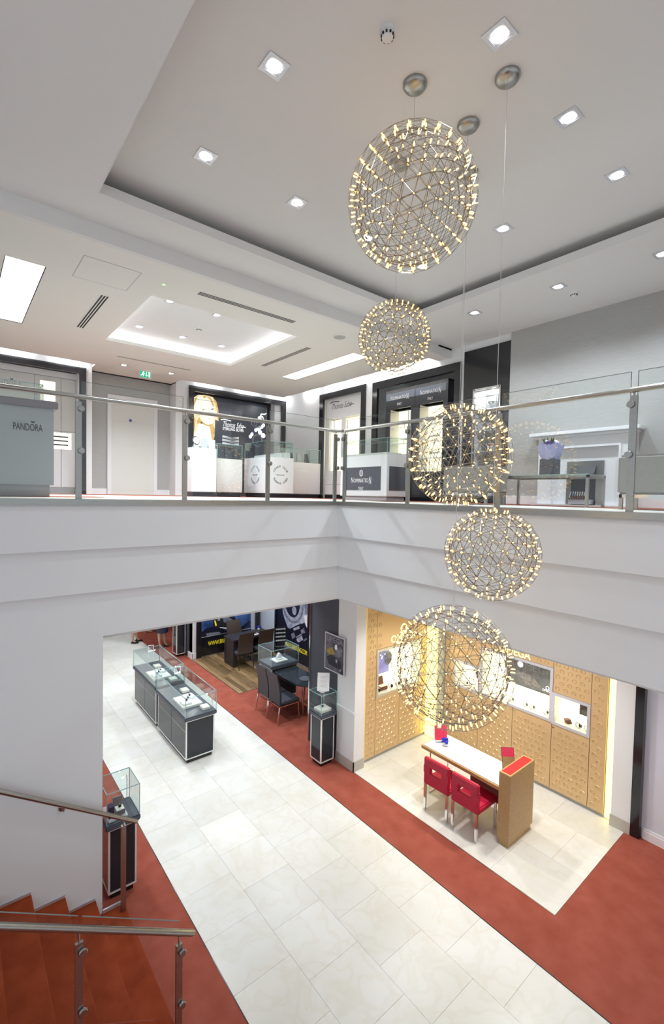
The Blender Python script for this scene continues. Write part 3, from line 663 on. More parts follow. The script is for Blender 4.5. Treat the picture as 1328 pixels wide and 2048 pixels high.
# ================================================================== GROUND FLOOR: SHOWCASES
def glass_hood(t, x0, x1, y0, y1, z0, z1, th=.007):
    for q in ((x0, x0+th, y0, y1), (x1-th, x1, y0, y1), (x0+th, x1-th, y0, y0+th), (x0+th, x1-th, y1-th, y1)):
        obj('glass_pane', B(*q, z0, z1-th), caseg, t)
    obj('glass_lid', B(x0, x1, y0, y1, z1-th, z1), caseg, t)
    mb = MB(); e = .0035
    for x in (x0, x1):
        for y in (y0, y1): mb.box(x-e, x+e, y-e, y+e, z0, z1)
        mb.box(x-e, x+e, y0, y1, z1-th, z1+.001)
    for y in (y0, y1): mb.box(x0, x1, y-e, y+e, z1-th, z1+.001)
    obj('polished_edges', mb, edgeg, t)
def showcase(label, x0, x1, y0, y1, zt, zg, cat='display case', doors=0, group=None, lid=.065, name='glass_showcase', lamp=True, lock=False):
    t = thing(name, label, cat, ((x0+x1)/2, (y0+y1)/2, 0), group)
    i = .035; b0, b1, c0, c1 = x0+i, x1-i, y0+i, y1-i; zb = zt-lid
    obj('plinth', B(b0+.03, b1-.03, c0+.03, c1-.03, 0, .07), black, t)
    obj('body', B(b0+.012, b1-.012, c0+.012, c1-.012, .07, zb), dark, t)
    f = .020; mb = MB()
    for x in (b0, b1-f):
        for y in (c0, c1-f): mb.box(x, x+f, y, y+f, .07, zb)
    for z in (.07, zb-f-.004):
        for x in (b0, b1-f): mb.box(x, x+f, c0+f, c1-f, z, z+f)
        for y in (c0, c1-f): mb.box(b0+f, b1-f, y, y+f, z, z+f)
    obj('chrome_frame', mb, mat('bright_trim', (.90, .89, .87), .25, metal=.3, noise=(10, .05)), t)
    n = max(1, doors)
    for k in range(n):
        a, b = c0+f+(c1-c0-2*f)*k/n, c0+f+(c1-c0-2*f)*(k+1)/n
        d = obj('door' if doors else 'side_panel', B(b0+.004, b0+.012, a+.006, b-.006, .095, zb-.03), tabgl, t)
        if doors: obj('drawer_line', B(b0+.001, b0+.004, a+.008, b-.008, zb-.20, zb-.195), chrome, d)
    e = obj('end_panel', B(b0+f+.004, b1-f-.004, c0+.004, c0+.012, .095, zb-.03), tabgl, t)
    if lock: obj('lock', B(b0+.05, b0+.085, c0-.002, c0+.004, zb-.14, zb-.05), black, e)
    obj('far_panel', B(b1-.012, b1-.004, c0+f, c1-f, .095, zb-.03), tabgl, t)
    obj('top_slab', B(x0, x1, y0, y1, zb, zt), slate, t, bevel=.012)
    glass_hood(t, x0+.012, x1-.012, y0+.012, y1-.012, zt, zg)
    if lamp:
        def post(px__, py__, dx, dy):
            h = zg-zt-.05
            p = obj('lamp_arm', MB().path([(px__, py__, zt), (px__, py__, zt+h*.85), (px__+dx*.25, py__+dy*.25, zt+h), (px__+dx, py__+dy, zt+h)], .005, 6), chrome, t)
            obj('lamp_head', MB().ball((px__+dx, py__+dy, zt+h-.008), .011, 8), ledw, p)
        if doors:
            for k in range(2): post(x1-.05, y0+.10+(y1-y0-.2)*k, -.10, 0)
            light('case_lamp', 'POINT', (x1-.16, (y0+y1)/2, zg-.08), 3, t, (1, .97, .92), shadow_soft_size=.03)
        else: post(x1-.05, y1-.05, -.06, -.04)
    return t
showcase('long dark glass showcase on the stone aisle, nearer of the two', 3.03, 3.62, 7.52, 9.0, .82, 1.17, doors=2, group='island showcases on the stone aisle', lock=True)
showcase('long dark glass showcase on the stone aisle, farther of the two', 3.05, 3.65, 9.10, 10.56, .82, 1.17, doors=2, group='island showcases on the stone aisle', lock=True)
showcase('slim glass-topped pedestal case by the white pillar', 4.81, 5.17, 6.03, 6.40, .92, 1.27, group='slim pedestal cases', lock=True)
showcase('slim glass-topped pedestal case behind the stair handrail', 1.30, 1.68, 5.47, 5.90, .90, 1.27, group='slim pedestal cases')
showcase('slim pedestal case far back beside the carpeted passage', 4.83, 5.16, 12.70, 13.06, 1.0, 1.35, group='slim pedestal cases', lamp=False)
showcase('square glass case at the head of the black glass table', 5.42, 6.18, 8.60, 9.20, .85, 1.20, lamp=False)
# trays, boxes and watches inside the cases
def watch(c, r, label, up=(0, 0, 1), group=None, strap=None, s=1):
    t = thing('wristwatch', label, 'watch', c, group); c = Vector(c)
    obj('bracelet', MB().path([c+Vector((0, .026*s*math.cos(a), .03*s+.03*s*math.sin(a))) for a in [math.pi*2*k/12 for k in range(13)]], .006*s, 6), strap or chrome, t)
    obj('dial', MB().lathe(c+Vector((-.002, -.026*s, .034*s)), [(.018*s, 0), (.02*s, .004), (.016*s, .007)], 14, (-.3, -1, .25)), black, t); return t
def tray(x0, x1, y0, y1, z, label, h=.03, m_=None):
    return tag(obj('display_tray', B(x0, x1, y0, y1, z, z+h), m_ or ivory, None, bevel=.006), label, 'display tray')
for y, nm in ((8.12, 'nearer'), (9.68, 'farther')):
    z = .821
    tray(3.13, 3.50, y-.26, y+.24, z, 'large ivory display tray inside the %s long showcase' % nm, .045)
    tray(3.15, 3.32, y-.22, y-.04, z+.046, 'small white cushion on the tray in the %s long showcase' % nm, .035, whitelam)
    tray(3.29, 3.47, y-.02, y+.22, z+.046, 'raised white plate on the tray in the %s long showcase' % nm, .02, whitelam)
    tray(3.40, 3.54, y-.50, y-.34, z, 'narrow ivory block near the end of the %s long showcase' % nm, .05)
    tray(3.38, 3.52, y+.40, y+.56, z, 'square ivory block at the far end of the %s long showcase' % nm, .05)
    for k in range(3): watch((3.24+.07*k, y-.12+.1*k, z+.083 if k == 0 else z+.068), 1, '%s small watch on the white plates of the %s long showcase' % (('left', 'middle', 'right')[k], nm), group='watches in the long showcases')
    st_ = thing('leaflet_stand', 'clear acrylic leaflet stand on the lid of the %s long showcase' % nm, 'stand', (3.34, y+(.60 if nm == 'farther' else .62), 1.17))
    yy = y+.60; obj('frame', MB().path([(3.30, yy, 1.172), (3.30, yy, 1.30), (3.40, yy-.03, 1.30), (3.40, yy-.03, 1.172), (3.30, yy, 1.172)], .008, 6), frost, st_); obj('foot', B(3.29, 3.41, yy-.04, yy+.02, 1.171, 1.178), frost, st_)
tray(4.87, 5.10, 6.10, 6.32, .921, 'cream cushion inside the pedestal case by the white pillar', .05)
watch((4.97, 6.22, .972), 1, 'small silver watch on the cream cushion in the pillar pedestal case')
t = thing('sign_holder', 'white printed card in a sloping clear holder on the pillar pedestal case', 'sign', (4.97, 6.20, 1.27))
cdp = PL((4.95, 6.13, 1.275), Vector((.62, -.78, 0)), Vector((-.2, -.16, .97)).cross(Vector((.62, -.78, 0))).cross(Vector((.62, -.78, 0)))*-1)
cdp = PL((4.98, 6.20, 1.43), Vector((.75, -.66, 0)), Vector((.25, .28, .93)))
cdp.rect('card', -.105, .105, -.15, .15, printw, t, 0, .004)
for k in range(9): cdp.rect('print_line', -.07+(.02 if k % 3 else 0), .07-(.02 if k % 2 else 0), .09-.022*k, .094-.022*k, greylam, t, .0045, .0008)
obj('holder_foot', B(4.90, 5.06, 6.14, 6.24, 1.271, 1.277), frost, t)
tray(5.64, 5.96, 8.74, 9.02, .851, 'white cushion stand inside the square glass case', .03)
t = thing('watch_stand', 'white sculpted watch stand on the cushion in the square glass case', 'stand', (5.80, 8.9, .882)); obj('pad', MB().prism([(5.72, 8.84, .882), (5.88, 8.84, .882), (5.84, 8.84, 1.0), (5.80, 8.84, 1.03), (5.74, 8.84, .95)], (0, .08, 0)), whitelam, t, bevel=.008); obj('lip', B(5.72, 5.88, 8.80, 8.84, .882, .905), whitelam, t)
t = thing('counter_display', 'black stepped watch rack standing on the square glass case', 'display rack', (5.95, 9.05, 1.20))
rk = PL((5.92, 9.02, 1.205), (.93, -.36, 0), (.10, .16, .98))
rk.rect('back_board', -.13, .13, 0, .36, black, t, 0, .02)
for k in range(4):
    s_ = rk.rect('shelf', -.12, .12, .03+.085*k, .065+.085*k, slate, t, .02, .03)
    for j in range(6): rk.rect('watch_head', -.105+.037*j, -.08+.037*j, .045+.085*k, .07+.085*k, alu, s_, .05, .006)
# left pedestal contents
z = .901
tray(1.34, 1.55, 5.52, 5.82, z, 'white plate inside the pedestal case behind the stair handrail', .03, whitelam)
tag(obj('watch_box', B(1.35, 1.41, 5.55, 5.63, z+.031, z+.16), mat('navy_box', (.02, .02, .06), .35, noise=(6, .1)), None, bevel=.004), 'tall navy box beside the open watch box near the stairs', 'box')
t = thing('watch_box', 'open dark box with a gold watch on cream lining near the stairs', 'box', (1.47, 5.62, z+.031))
obj('box_body', B(1.43, 1.53, 5.55, 5.66, z+.031, z+.085), mauve, t, bevel=.003); obj('lining', B(1.438, 1.522, 5.558, 5.652, z+.080, z+.090), ivory, t); obj('lid', MB().obox((1.475, 5.685, z+.13), (.05, 0, 0), (0, .012, .0), (0, .012, .045)), mauve, t)
watch((1.48, 5.61, z+.09), 1, 'gold watch lying in the open box near the stairs', strap=mat('gold_metal', (.75, .52, .18), .25, metal=1), s=.9)

# ================================================================== GROUND FLOOR: CHAIRS AND TABLES
def red_chair(label):
    t = thing('red_chair', label, 'chair', (0, 0, 0), 'red chairs at the oak desk')   # faces +x, origin at back, floor
    mb = MB()
    w = .215; z0, z1 = .40, .80
    for q in ((-w, -.105, z0, z1), (.105, w, z0, z1), (-.105, .105, z0, .585), (-.105, .105, .665, z1)): mb.box(0, .065, *q)
    obj('backrest', MB().prism([(0, -w, z0), (0, w, z0), (0, w, .585), (0, -w, .585)], (.065, 0, 0)), red, t, bevel=.012, seg=3)
    obj('backrest_top', B(-.004, .061, -w, w, .665, z1), red, t, bevel=.014, seg=3)
    for s_ in (-1, 1): obj('backrest_side', B(-.002, .063, s_*.105, s_*w, .57, .68), red, t)
    obj('seat', B(.02, .52, -w, w, .375, .465), red, t, bevel=.018, seg=3)
    for a, b in ((.005, -1), (.005, 1), (.475, -1), (.475, 1)): obj('leg', B(a, a+.036, b*(w-.005), b*(w-.041), 0, .40 if a < .1 else .38), chrome, t, bevel=.003)
    return t
rc = red_chair('red leather chair with slotted back beside the oak lectern end'); rc.location = (5.45, 3.62, 0)
copy_tree(rc, loc=(5.45, 4.11, 0), rz=.03, label='red leather chair with slotted back at the far half of the oak desk')
t = thing('oak_desk', 'oak sales desk with white top and tall oak end panel', 'desk', (6.0, 3.9, 0))
obj('desk_frame', B(5.75, 6.35, 3.25, 4.63, .69, .742), oak, t, bevel=.004); obj('white_top', B(5.775, 6.33, 3.255, 4.605, .742, .752), whitelam, t, bevel=.002)
e = obj('end_panel', B(5.70, 6.35, 3.085, 3.25, .08, 1.0), oak, t, bevel=.003); obj('red_inlay', B(5.735, 6.315, 3.105, 3.23, .998, 1.004), redfelt, e); obj('panel_plinth', B(5.725, 6.325, 3.10, 3.24, 0, .08), oak, e)
obj('modesty_panel', B(6.10, 6.12, 3.26, 3.95, .25, .69), mat('dark_red_panel', (.22, .01, .012), .4, noise=(4, .1)), t)
lg = MB(); lg.path([(5.82, 4.50, .69), (5.82, 4.50, .015), (6.28, 4.50, .015), (6.28, 4.50, .69)], .012, 8); obj('leg', lg, chrome, t)
t = thing('blue_flowers', 'cobalt blue flowers in a small glass bowl on the oak desk', 'flowers', (6.02, 4.36, .752))
obj('bowl', MB().lathe((6.02, 4.36, .753), [(.02, 0), (.045, .012), (.05, .04), (.042, .06)], 16), frost, t, smooth=True)
mb = MB(); [mb.ball((6.02+random.uniform(-.05, .05), 4.36+random.uniform(-.05, .05), .83+random.uniform(-.015, .03)), random.uniform(.012, .022), 7) for _ in range(24)]; obj('petals', mb, cobalt, t, kind='stuff')
t = thing('sign_stand', 'red card in a tilted clear stand at the far end of the oak desk', 'sign', (6.05, 4.52, .752))
sp = PL((6.10, 4.52, .86), (.80, -.60, 0), (.18, .24, .95)); sp.rect('red_card', -.10, .10, -.10, .12, redcard, t, 0, .006); sp.text('OMEGA', 0, .085, .035, .009, printw, t, .006, .001); sp.rect('acrylic_foot', -.10, .10, -.112, -.10, frost, t, 0, .06)
t = thing('table_mirror', 'tilted mirror card with red top by the oak lectern end', 'mirror', (6.2, 3.36, .752))
sp = PL((6.20, 3.40, .92), (.72, -.69, 0), (.24, .25, .94)); sp.rect('mirror_glass', -.085, .085, -.172, .15, chrome, t, 0, .005); sp.rect('red_header', -.085, .085, .03, .15, redcard, t, .005, .002); sp.rect('rear_board', -.09, .09, -.175, .153, black, t, -.006, .005)
# black leather chairs, racetrack glass table
def high_chair(label, lm, seatm, w=.215, h=1.05, group=None, legm=None, sz=.46, d=.47, name='dining_chair'):
    t = thing(name, label, 'chair', (0, 0, 0), group)
    n = 9; mb = MB(); pr = []
    for k in range(n): s_ = k/(n-1); pr.append((.045-.10*s_**1.6+.02*math.sin(math.pi*s_), sz-.06+(h-sz+.06)*s_))
    pts = [(x, z) for x, z in pr]+[(x-.045*(1-.35*i/(n-1)), z) for i, (x, z) in reversed(list(enumerate(pr)))]
    mb.prism([(x, -w, z) for x, z in pts], (0, 2*w, 0)); obj('backrest', mb, lm, t, bevel=.008)
    obj('seat', B(.03, d+.03, -w, w, sz-.075, sz), seatm, t, bevel=.02, seg=3)
    fr = MB(); fr.box(.0, d, -w, -w+.018, sz-.095, sz-.077).box(.0, d, w-.018, w, sz-.095, sz-.077).box(0, .018, -w, w, sz-.095, sz-.077); obj('seat_frame', fr, legm or chrome, t)
    for s_ in (-1, 1):
        obj('leg', MB().tube((.012, s_*(w-.012), sz-.08), (-.045, s_*(w-.005), 0), .013, 4, .010), legm or chrome, t)
        obj('leg', MB().tube((d-.012, s_*(w-.012), sz-.08), (d+.02, s_*(w-.005), 0), .013, 4, .010), legm or chrome, t)
    return t
gcx = 'black leather chairs at the black glass table'
c1 = high_chair('black leather chair with chrome legs nearest the aisle at the glass table', leather, leather, group=gcx); c1.location = (5.07, 7.92, 0)
copy_tree(c1, loc=(5.07, 8.37, 0), label='black leather chair with chrome legs beside the walnut floor edge')
copy_tree(c1, loc=(6.62, 8.12, 0), rz=math.pi, label='black leather chair on the pillar side of the glass table')
t = thing('glass_table', 'black racetrack glass table on a chrome leg', 'table', (5.75, 8.1, 0))
pts = [(5.50, 8.60), (5.50, 7.80)]+[(5.79-.29*math.cos(a), 7.80-.29*math.sin(a)) for a in [math.pi*k/12 for k in range(1, 12)]]+[(6.08, 7.80), (6.08, 8.60)]
obj('table_top', MB().prism([(x, y, .735) for x, y in pts], (0, 0, .012)), tabgl, t); 
rim = [(x, y, .722) for x, y in pts]; obj('table_rim', MB().path(rim, .016, 8), tabgl, t, smooth=True)
obj('under_shelf', B(5.53, 6.05, 7.85, 8.6, .65, .66), tabgl, t)
obj('leg', MB().tube((5.72, 7.80, 0), (5.72, 7.80, .72), .028, 16), steel, t, smooth=True)
tag(obj('round_pad', MB().lathe((5.80, 7.84, .749), [(.125, 0), (.13, .006), (.125, .016)], 28), slate, None, smooth=True), 'round slate blue pad on the black glass table', 'pad')
# espresso desk and brown chairs in the watch bay
t = thing('espresso_desk', 'dark espresso desk with panelled end on the walnut floor', 'desk', (6.35, 11.3, 0))
obj('desk_top', B(5.76, 6.97, 11.03, 11.62, .70, .755), espresso, t, bevel=.004)
for a in (5.78, 6.85): 
    e = obj('end_panel', B(a, a+.09, 11.06, 11.59, 0, .70), espresso, t)
    if a < 6:
        mb = MB().box(a-.008, a, 11.06, 11.12, .03, .70).box(a-.008, a, 11.53, 11.59, .03, .70).box(a-.008, a, 11.12, 11.53, .03, .10).box(a-.008, a, 11.12, 11.53, .63, .70); obj('panel_moulding', mb, espresso, e)
obj('modesty_panel', B(5.87, 6.85, 11.40, 11.42, .15, .70), espresso, t)
gb = 'brown wicker-back chairs at the espresso desk'
b1 = high_chair('brown high-back chair at the near left of the espresso desk', brownl, slate, w=.225, h=.98, group=gb, legm=espresso); b1.location = (6.02, 10.83, 0); b1.rotation_euler = (0, 0, math.pi/2)
copy_tree(b1, loc=(6.62, 10.80, 0), rz=math.pi/2-.06, label='brown high-back chair at the near right of the espresso desk')
copy_tree(b1, loc=(6.30, 12.05, 0), rz=-math.pi/2, label='brown high-back chair behind the espresso desk, before the blue poster')
t = thing('blue_flowers', 'cobalt flowers in a glass on the dark espresso desk', 'flowers', (6.80, 11.5, .755)); obj('glass', MB().lathe((6.80, 11.50, .756), [(.025, 0), (.035, .02), (.03, .06)], 12), frost, t); mb = MB(); [mb.ball((6.80+random.uniform(-.05, .05), 11.5+random.uniform(-.04, .04), .85+random.uniform(-.02, .03)), .025, 7) for _ in range(9)]; obj('petals', mb, cobalt, t, kind='stuff')
t = thing('brochure', 'open white brochure on the espresso desk', 'brochure', (6.5, 11.22, .756)); obj('pages', B(6.42, 6.60, 11.14, 11.30, .756, .762), printw, t); obj('cover', B(6.50, 6.58, 11.20, 11.34, .762, .768), black, t)

# ================================================================== GROUND FLOOR: POSTERS
# watch poster on the right wall of the bay
t = thing('watch_poster', 'tall navy poster with a steel chronograph watch and yellow web address', 'poster', (7.36, 10.4, 0))
y0, y1 = 11.35, 9.75
obj('backing', B(7.33, 7.36, y1, y0, .05, 3.10), printn, t)
for a, b in ((y1-.14, y1), (y0, y0+.10)): obj('black_post', B(7.30, 7.36, a, b, 0, 3.13), black, t)
wp = PL((7.33, (y0+y1)/2, 0), (0, -1, 0), (0, 0, 1))
W_ = lambda x, y: (lambda p: (-(p.y-(y0+y1)/2), p.z))(onx(540+x/13.28, 1190+y/13.28, 7.33))
def wshape(nm, pts, m_, lift): wp.shape(nm, [W_(*p) for p in pts][::-1], m_, t, lift)
cxw, czw = W_(600, 220); 
def ring(nm, ra, rb, m_, lift, da=0, db=0): wp.ell(nm, cxw+da, czw+db, ra, rb, m_, t, lift, n=32)
wshape('printed_case', [(330, 300), (350, 520), (400, 660), (470, 860), (520, 900), (740, 790), (920, 740), (980, 880), (1000, 520), (1000, 250), (700, 60), (400, 150)], printl, .001)
ring('printed_bezel', .53, .56, printg, .003); ring('printed_scale', .46, .49, printl, .005); ring('printed_dial', .36, .39, printn, .007)
ring('printed_subdial', .105, .12, printl, .009, -.17, -.02); ring('printed_subdial', .105, .12, printl, .009, .10, -.19); ring('printed_subdial', .10, .11, printg, .009, .12, .12)
for nm, q, m_ in (('printed_lug', [(905, 540), (995, 540), (990, 880), (940, 760)], printw), ('printed_link', [(620, 890), (780, 820), (790, 890), (640, 950)], printl), ('printed_link', [(815, 930), (905, 875), (940, 1000), (840, 1040)], printg), ('printed_link', [(560, 1040), (640, 990), (680, 1110), (600, 1170)], printg), ('printed_link', [(700, 1170), (850, 1075), (880, 1190), (770, 1260), (720, 1230)], printl), ('printed_link', [(885, 1190), (970, 1140), (990, 1180), (900, 1240)], printg), ('printed_link', [(690, 1110), (830, 1030), (840, 1060), (700, 1140)], printl), ('printed_pushers', [(920, 210), (960, 190), (1000, 340), (1010, 520), (960, 510), (930, 420)], printg)):
    wshape(nm, q, m_, .004)
a0, b0 = W_(400, 1275); a1, b1 = W_(985, 1530)
wp.text('WWW.BREITLING.COM', (a0+a1)/2, (b0+b1)/2-.01, a1-a0, .13, yellowp, t, .003)
# aircraft poster on the back wall of the bay
t = thing('pilot_poster', 'wide blue poster of a dark machine over black panel with yellow web address', 'poster', (6.2, 12.35, 0))
x0, x1 = ony(380+160/7.38, 1280, 12.32).x, ony(380+895/7.38, 1260, 12.32).x
Q_ = lambda x, y: (lambda p: (p.x-x0, p.z))(ony(380+x/7.38, 1200+y/7.38, 12.32))
zs_ = Q_(170, 560)[1]
obj('black_panel', B(x0-.01, x1+.02, 12.32, 12.35, .03, zs_), black, t); obj('print_field', B(x0, x1, 12.32, 12.35, zs_+.02, 3.10), blues, t); obj('divider', B(x0, x1, 12.315, 12.35, zs_, zs_+.02), alu, t)
obj('black_post', B(x0-.14, x0, 12.28, 12.35, 0, 3.13), black, t); obj('black_post', B(x1+.16, x1+.30, 12.28, 12.35, 0, 3.13), black, t)
bp = PL((x0, 12.32, 0), (1, 0, 0), (0, 0, 1))
for nm, q, m_, l in (('printed_fuselage', [(170, 480), (230, 420), (330, 395), (480, 420), (560, 470), (700, 440), (880, 300), (895, 330), (760, 460), (620, 490), (400, 530), (170, 560)], printn, .002), ('printed_figure', [(345, 270), (330, 390), (420, 410), (560, 400), (700, 340), (640, 210), (560, 150), (380, 200)], printb, .004), ('printed_stripe', [(355, 305), (375, 300), (395, 375), (375, 385)], yellowp, .006), ('printed_glove', [(400, 285), (440, 275), (445, 300), (410, 310)], printl, .006), ('printed_canopy', [(440, 400), (540, 405), (575, 440), (570, 475), (545, 430), (440, 410)], printw, .006), ('printed_wing', [(230, 490), (420, 470), (480, 500), (250, 530)], printg, .005), ('printed_shoulder', [(480, 260), (550, 240), (640, 300), (620, 350), (500, 330)], printg, .006)):
    bp.shape(nm, [Q_(*p) for p in q][::-1], m_, t, l)
a0, b0 = Q_(280, 632); w_ = (Q_(500, 605)[0]-a0)*17/7.4
bp.text('WWW.BREITLING.COM', a0+w_/2, b0-.02, w_*1.05, .12, yellowp, t, .003)
# framed poster at the pillar
t = thing('framed_poster', 'aluminium framed night scene poster fixed on the white pillar', 'poster', (5.18, 6.1, 1.2))
G_ = lambda x, y: (lambda p: (-(p.y-6.1), p.z))(onx(490+x/5.31, 1240+y/5.31, 5.17))
gp = PL((5.195, 6.1, 0), (0, -1, 0), (0, 0, 1))
(a0, b1), (a1, b0) = G_(850, 122), G_(1048, 590); b0 = min(b0, G_(850, 510)[1]); b1 = max(b1, G_(1050, 200)[1])
gp.rect('aluminium_frame', a0, a1, b0, b1, alu, t, 0, .022); gp.rect('print_field', a0+.02, a1-.02, b0+.02, b1-.02, mat('night_print', (.16, .14, .17), .3, noise=(9, (.015, .014, .035)), spec=.5), t, .022, .002)
gp.text('OMEGA', (a0+a1)/2, b1-.09, (a1-a0)*.82, .10, mat('grey_lettering', (.25, .26, .32), .4, noise=(9, .1)), t, .024, .001)
cxp, czp = (a0+a1)/2, (b0+b1)/2; w2, h2 = (a1-a0)/2, (b1-b0)/2
for nm, q, m_, l in (('printed_street', [(-.9, .1), (-.2, .35), (.1, 0), (-.3, -.2), (-.8, -.1)], mat('ochre_print', (.38, .26, .05), .5, noise=(12, .4)), .025), ('printed_lamp', [(.1, .55), (.3, .6), (.35, .35), (.2, .25), (.05, .35)], printw, .026), ('printed_buildings', [(.3, .45), (.9, .4), (.9, 0), (.4, -.1), (.2, .1)], printg, .025), ('printed_car', [(-.85, -.35), (-.3, -.1), (.6, -.25), (.9, -.55), (.7, -.8), (-.6, -.75)], printn, .026), ('printed_glint', [(.2, -.25), (.4, -.3), (.35, -.5), (.2, -.45)], printl, .027)):
    gp.shape(nm, [(cxp+a*w2*.9, czp+b*h2*.9) for a, b in q][::-1], m_, t, l)
omega_shape(gp, cxp+w2*.62, b0+.09, .018, .006, printw, t, .026, .001)

# ================================================================== GOLD BAY WITH LIT WATCH WINDOWS
def emboss(pl, a0, a1, b0, b1, par, holes=()):
    mb = MB(); r = .037; k = 0; b = b0+.06
    while b < b1-.04:
        a = a0+.05+(.062 if k % 2 else 0)
        while a < a1-.035:
            if not any(h[0]-.04 < a < h[1]+.04 and h[2]-.04 < b < h[3]+.04 for h in holes):
                for i in range(9):
                    t0, t1 = math.radians(-55+290*i/9), math.radians(-55+290*(i+1)/9)
                    p = [(a+q*math.cos(t_), b+q*math.sin(t_)) for t_, q in ((t0, r), (t1, r), (t1, r*.70), (t0, r*.70))]
                    bb = len(mb.v); mb.v += [pl.at(*p[0], .0005), pl.at(*p[1], .0005), pl.at(*p[2], .0005), pl.at(*p[3], .0005)]
                    pm = [(a+r*.85*math.cos(t_), b+r*.85*math.sin(t_)) for t_ in (t0, t1)]; mb.v += [pl.at(*pm[0], .009), pl.at(*pm[1], .009)]
                    mb.f += [(bb, bb+1, bb+5, bb+4), (bb+4, bb+5, bb+2, bb+3)]
            a += .124
        b += .095; k += 1
    if mb.v: obj('embossed_symbols', mb, goldl, par, kind='stuff')
def gold_panel(t, pl, a0, a1, b0, b1, name='gold_panel', th=.018):
    o = pl.rect(name, a0+.004, a1-.004, b0+.004, b1-.004, gold, t, 0, th); q = PL(pl.at(0, 0, th), pl.u, pl.v); emboss(q, a0+.02, a1-.02, b0+.02, b1-.02, o); return o
def window(t, pl, a0, a1, b0, b1, frame_m, deep=.22, hang=None):
    f = .045
    w = pl.rect('window_frame', a0, a1, b1-f, b1, frame_m, t, .0, .03)
    for q in ((a0, a1, b0, b0+f), (a0, a0+f, b0+f, b1-f), (a1-f, a1, b0+f, b1-f)): pl.rect('frame_bar', *q, frame_m, w, .0, .03)
    pl.rect('lit_back', a0+f, a1-f, b0+f, b1-f, nicheg, t, -deep, .01)
    pl.rect('niche_floor', a0+f*.5, a1-f*.5, b0+f*.4, b0+f, ivory, t, -deep, deep)
    pl.rect('niche_head', a0+f*.5, a1-f*.5, b1-f, b1-f*.4, ivory, t, -deep, deep)
    for a in (a0+f*.5, a1-f): pl.rect('niche_side', a, a+f*.5, b0+f, b1-f, ivory, t, -deep, deep)
    pl.rect('glass', a0+f, a1-f, b0+f, b1-f, clear, t, .004, .006); pl.ell('knob', a0+.02, (b0+b1)/2-.02, .010, .010, chrome, t, .03, .012, 10)
# left gold wall: faces -y
YG = 5.715; gx0, gx1 = 5.52, 7.19
gl = PL((gx0, YG+.0, 0), (1, 0, 0), (0, 0, 1)); L1 = lambda x, y: (lambda p: (p.x-gx0, p.z))(ony(700+x/3.689, 1200+y/3.689, YG))
t = thing('gold_cabinet_wall', 'embossed gold wall unit with lit watch window and crest, left of the corner', 'wall unit', (6.3, YG+.15, 0))
s1 = L1(195, 300)[0]; s2_ = L1(358, 700)[0]; s3 = L1(522, 300)[0]; wb0 = L1(195, 720)[1]; wt0 = L1(205, 365)[1]; top = 3.10
obj('carcass', MB().box(gx0+.01, gx1-.01, YG+.25, YG+.30, .06, top).box(gx0+.01, gx0+.03, YG+.001, YG+.25, .06, top).box(gx1-.03, gx1-.01, YG+.001, YG+.25, .06, top), mat('bronze_edge', (.30, .20, .10), .4, metal=.4, noise=(5, .1)), t)
obj('plinth', B(gx0+.01, gx1-.01, YG+.02, YG+.25, 0, .06), stm, t)
gold_panel(t, gl, 0, s1, .06, top); gold_panel(t, gl, s1, s2_, .06, wb0); gold_panel(t, gl, s2_, s3, .06, wb0); gold_panel(t, gl, s3, gx1-gx0, .06, top)
hd = gl.rect('gold_panel', s1+.004, s3-.004, wt0+.004, top, gold, t, 0, .018); emboss(PL(gl.at(0, 0, .018), gl.u, gl.v), s1+.02, s3-.02, wt0, top, hd, holes=[(L1(250, 0)[0], s3, wt0+.05, top)])
window(t, gl, s1, s3, wb0, wt0, mat('champagne_frame', (.62, .57, .45), .35, metal=.4, noise=(5, .05)))
for a, b in ((s2_-.03, wb0-.05), (s2_+.03, wb0-.05)): gl.ell('knob', a, b, .010, .010, chrome, t, .018, .012, 10)
o0, o1 = L1(298, 288), L1(478, 238); mid = (o0[0]+o1[0])/2; zo, zq = L1(385, 268)[1], L1(380, 208)[1]
ylit = mat('yellow_lit_letters', (1, .95, .4), .5, emit=1.2, ecol=(1, .95, .45))
gl.text('OMEGA', mid, zo, o1[0]-o0[0], .135, ylit, t, .019, .006); omega_shape(gl, mid, zq, .075, .024, ylit, t, .019, .006)
pw = gl.rect('poster_print', s1+.06, s1+.06+(s3-s1)*.40, wb0+.30, wt0-.06, mat('violet_blue_print', (.16, .13, .50), .4, noise=(3, (.45, .50, .85)), emit=.3, ecol=(.2, .18, .6)), t, -.20, .004)
gl.rect('printed_line', s1+.07, s1+.22, wb0+.52, wb0+.54, printlit, t, -.195, .002); gl.rect('printed_line', s1+.07, s1+.20, wb0+.47, wb0+.49, redp, t, -.195, .002)
for k in range(7): gl.ell('printed_splash', s1+.25+random.uniform(-.05, .2), wb0+.55+random.uniform(-.05, .15), .02, .015, printlit, t, -.195, .001, 8)
gl.ell('printed_watch', s1+.52, wb0+.56, .10, .13, printg, t, -.195, .003)
bx = gl.at(s1+.30, wb0+.05, -.12)
bt = thing('watch_box', 'open burgundy watch box in the left gold wall window', 'box', bx); obj('box_base', MB().box(bx.x-.09, bx.x+.09, bx.y-.06, bx.y+.06, bx.z, bx.z+.06), burg, bt, bevel=.006); obj('lining', MB().box(bx.x-.075, bx.x+.075, bx.y-.05, bx.y+.05, bx.z+.058, bx.z+.066), ivory, bt); obj('lid', MB().obox((bx.x, bx.y+.08, bx.z+.13), (.09, 0, 0), (0, .018, 0), (0, .02, .075)), burg, bt, bevel=.006)
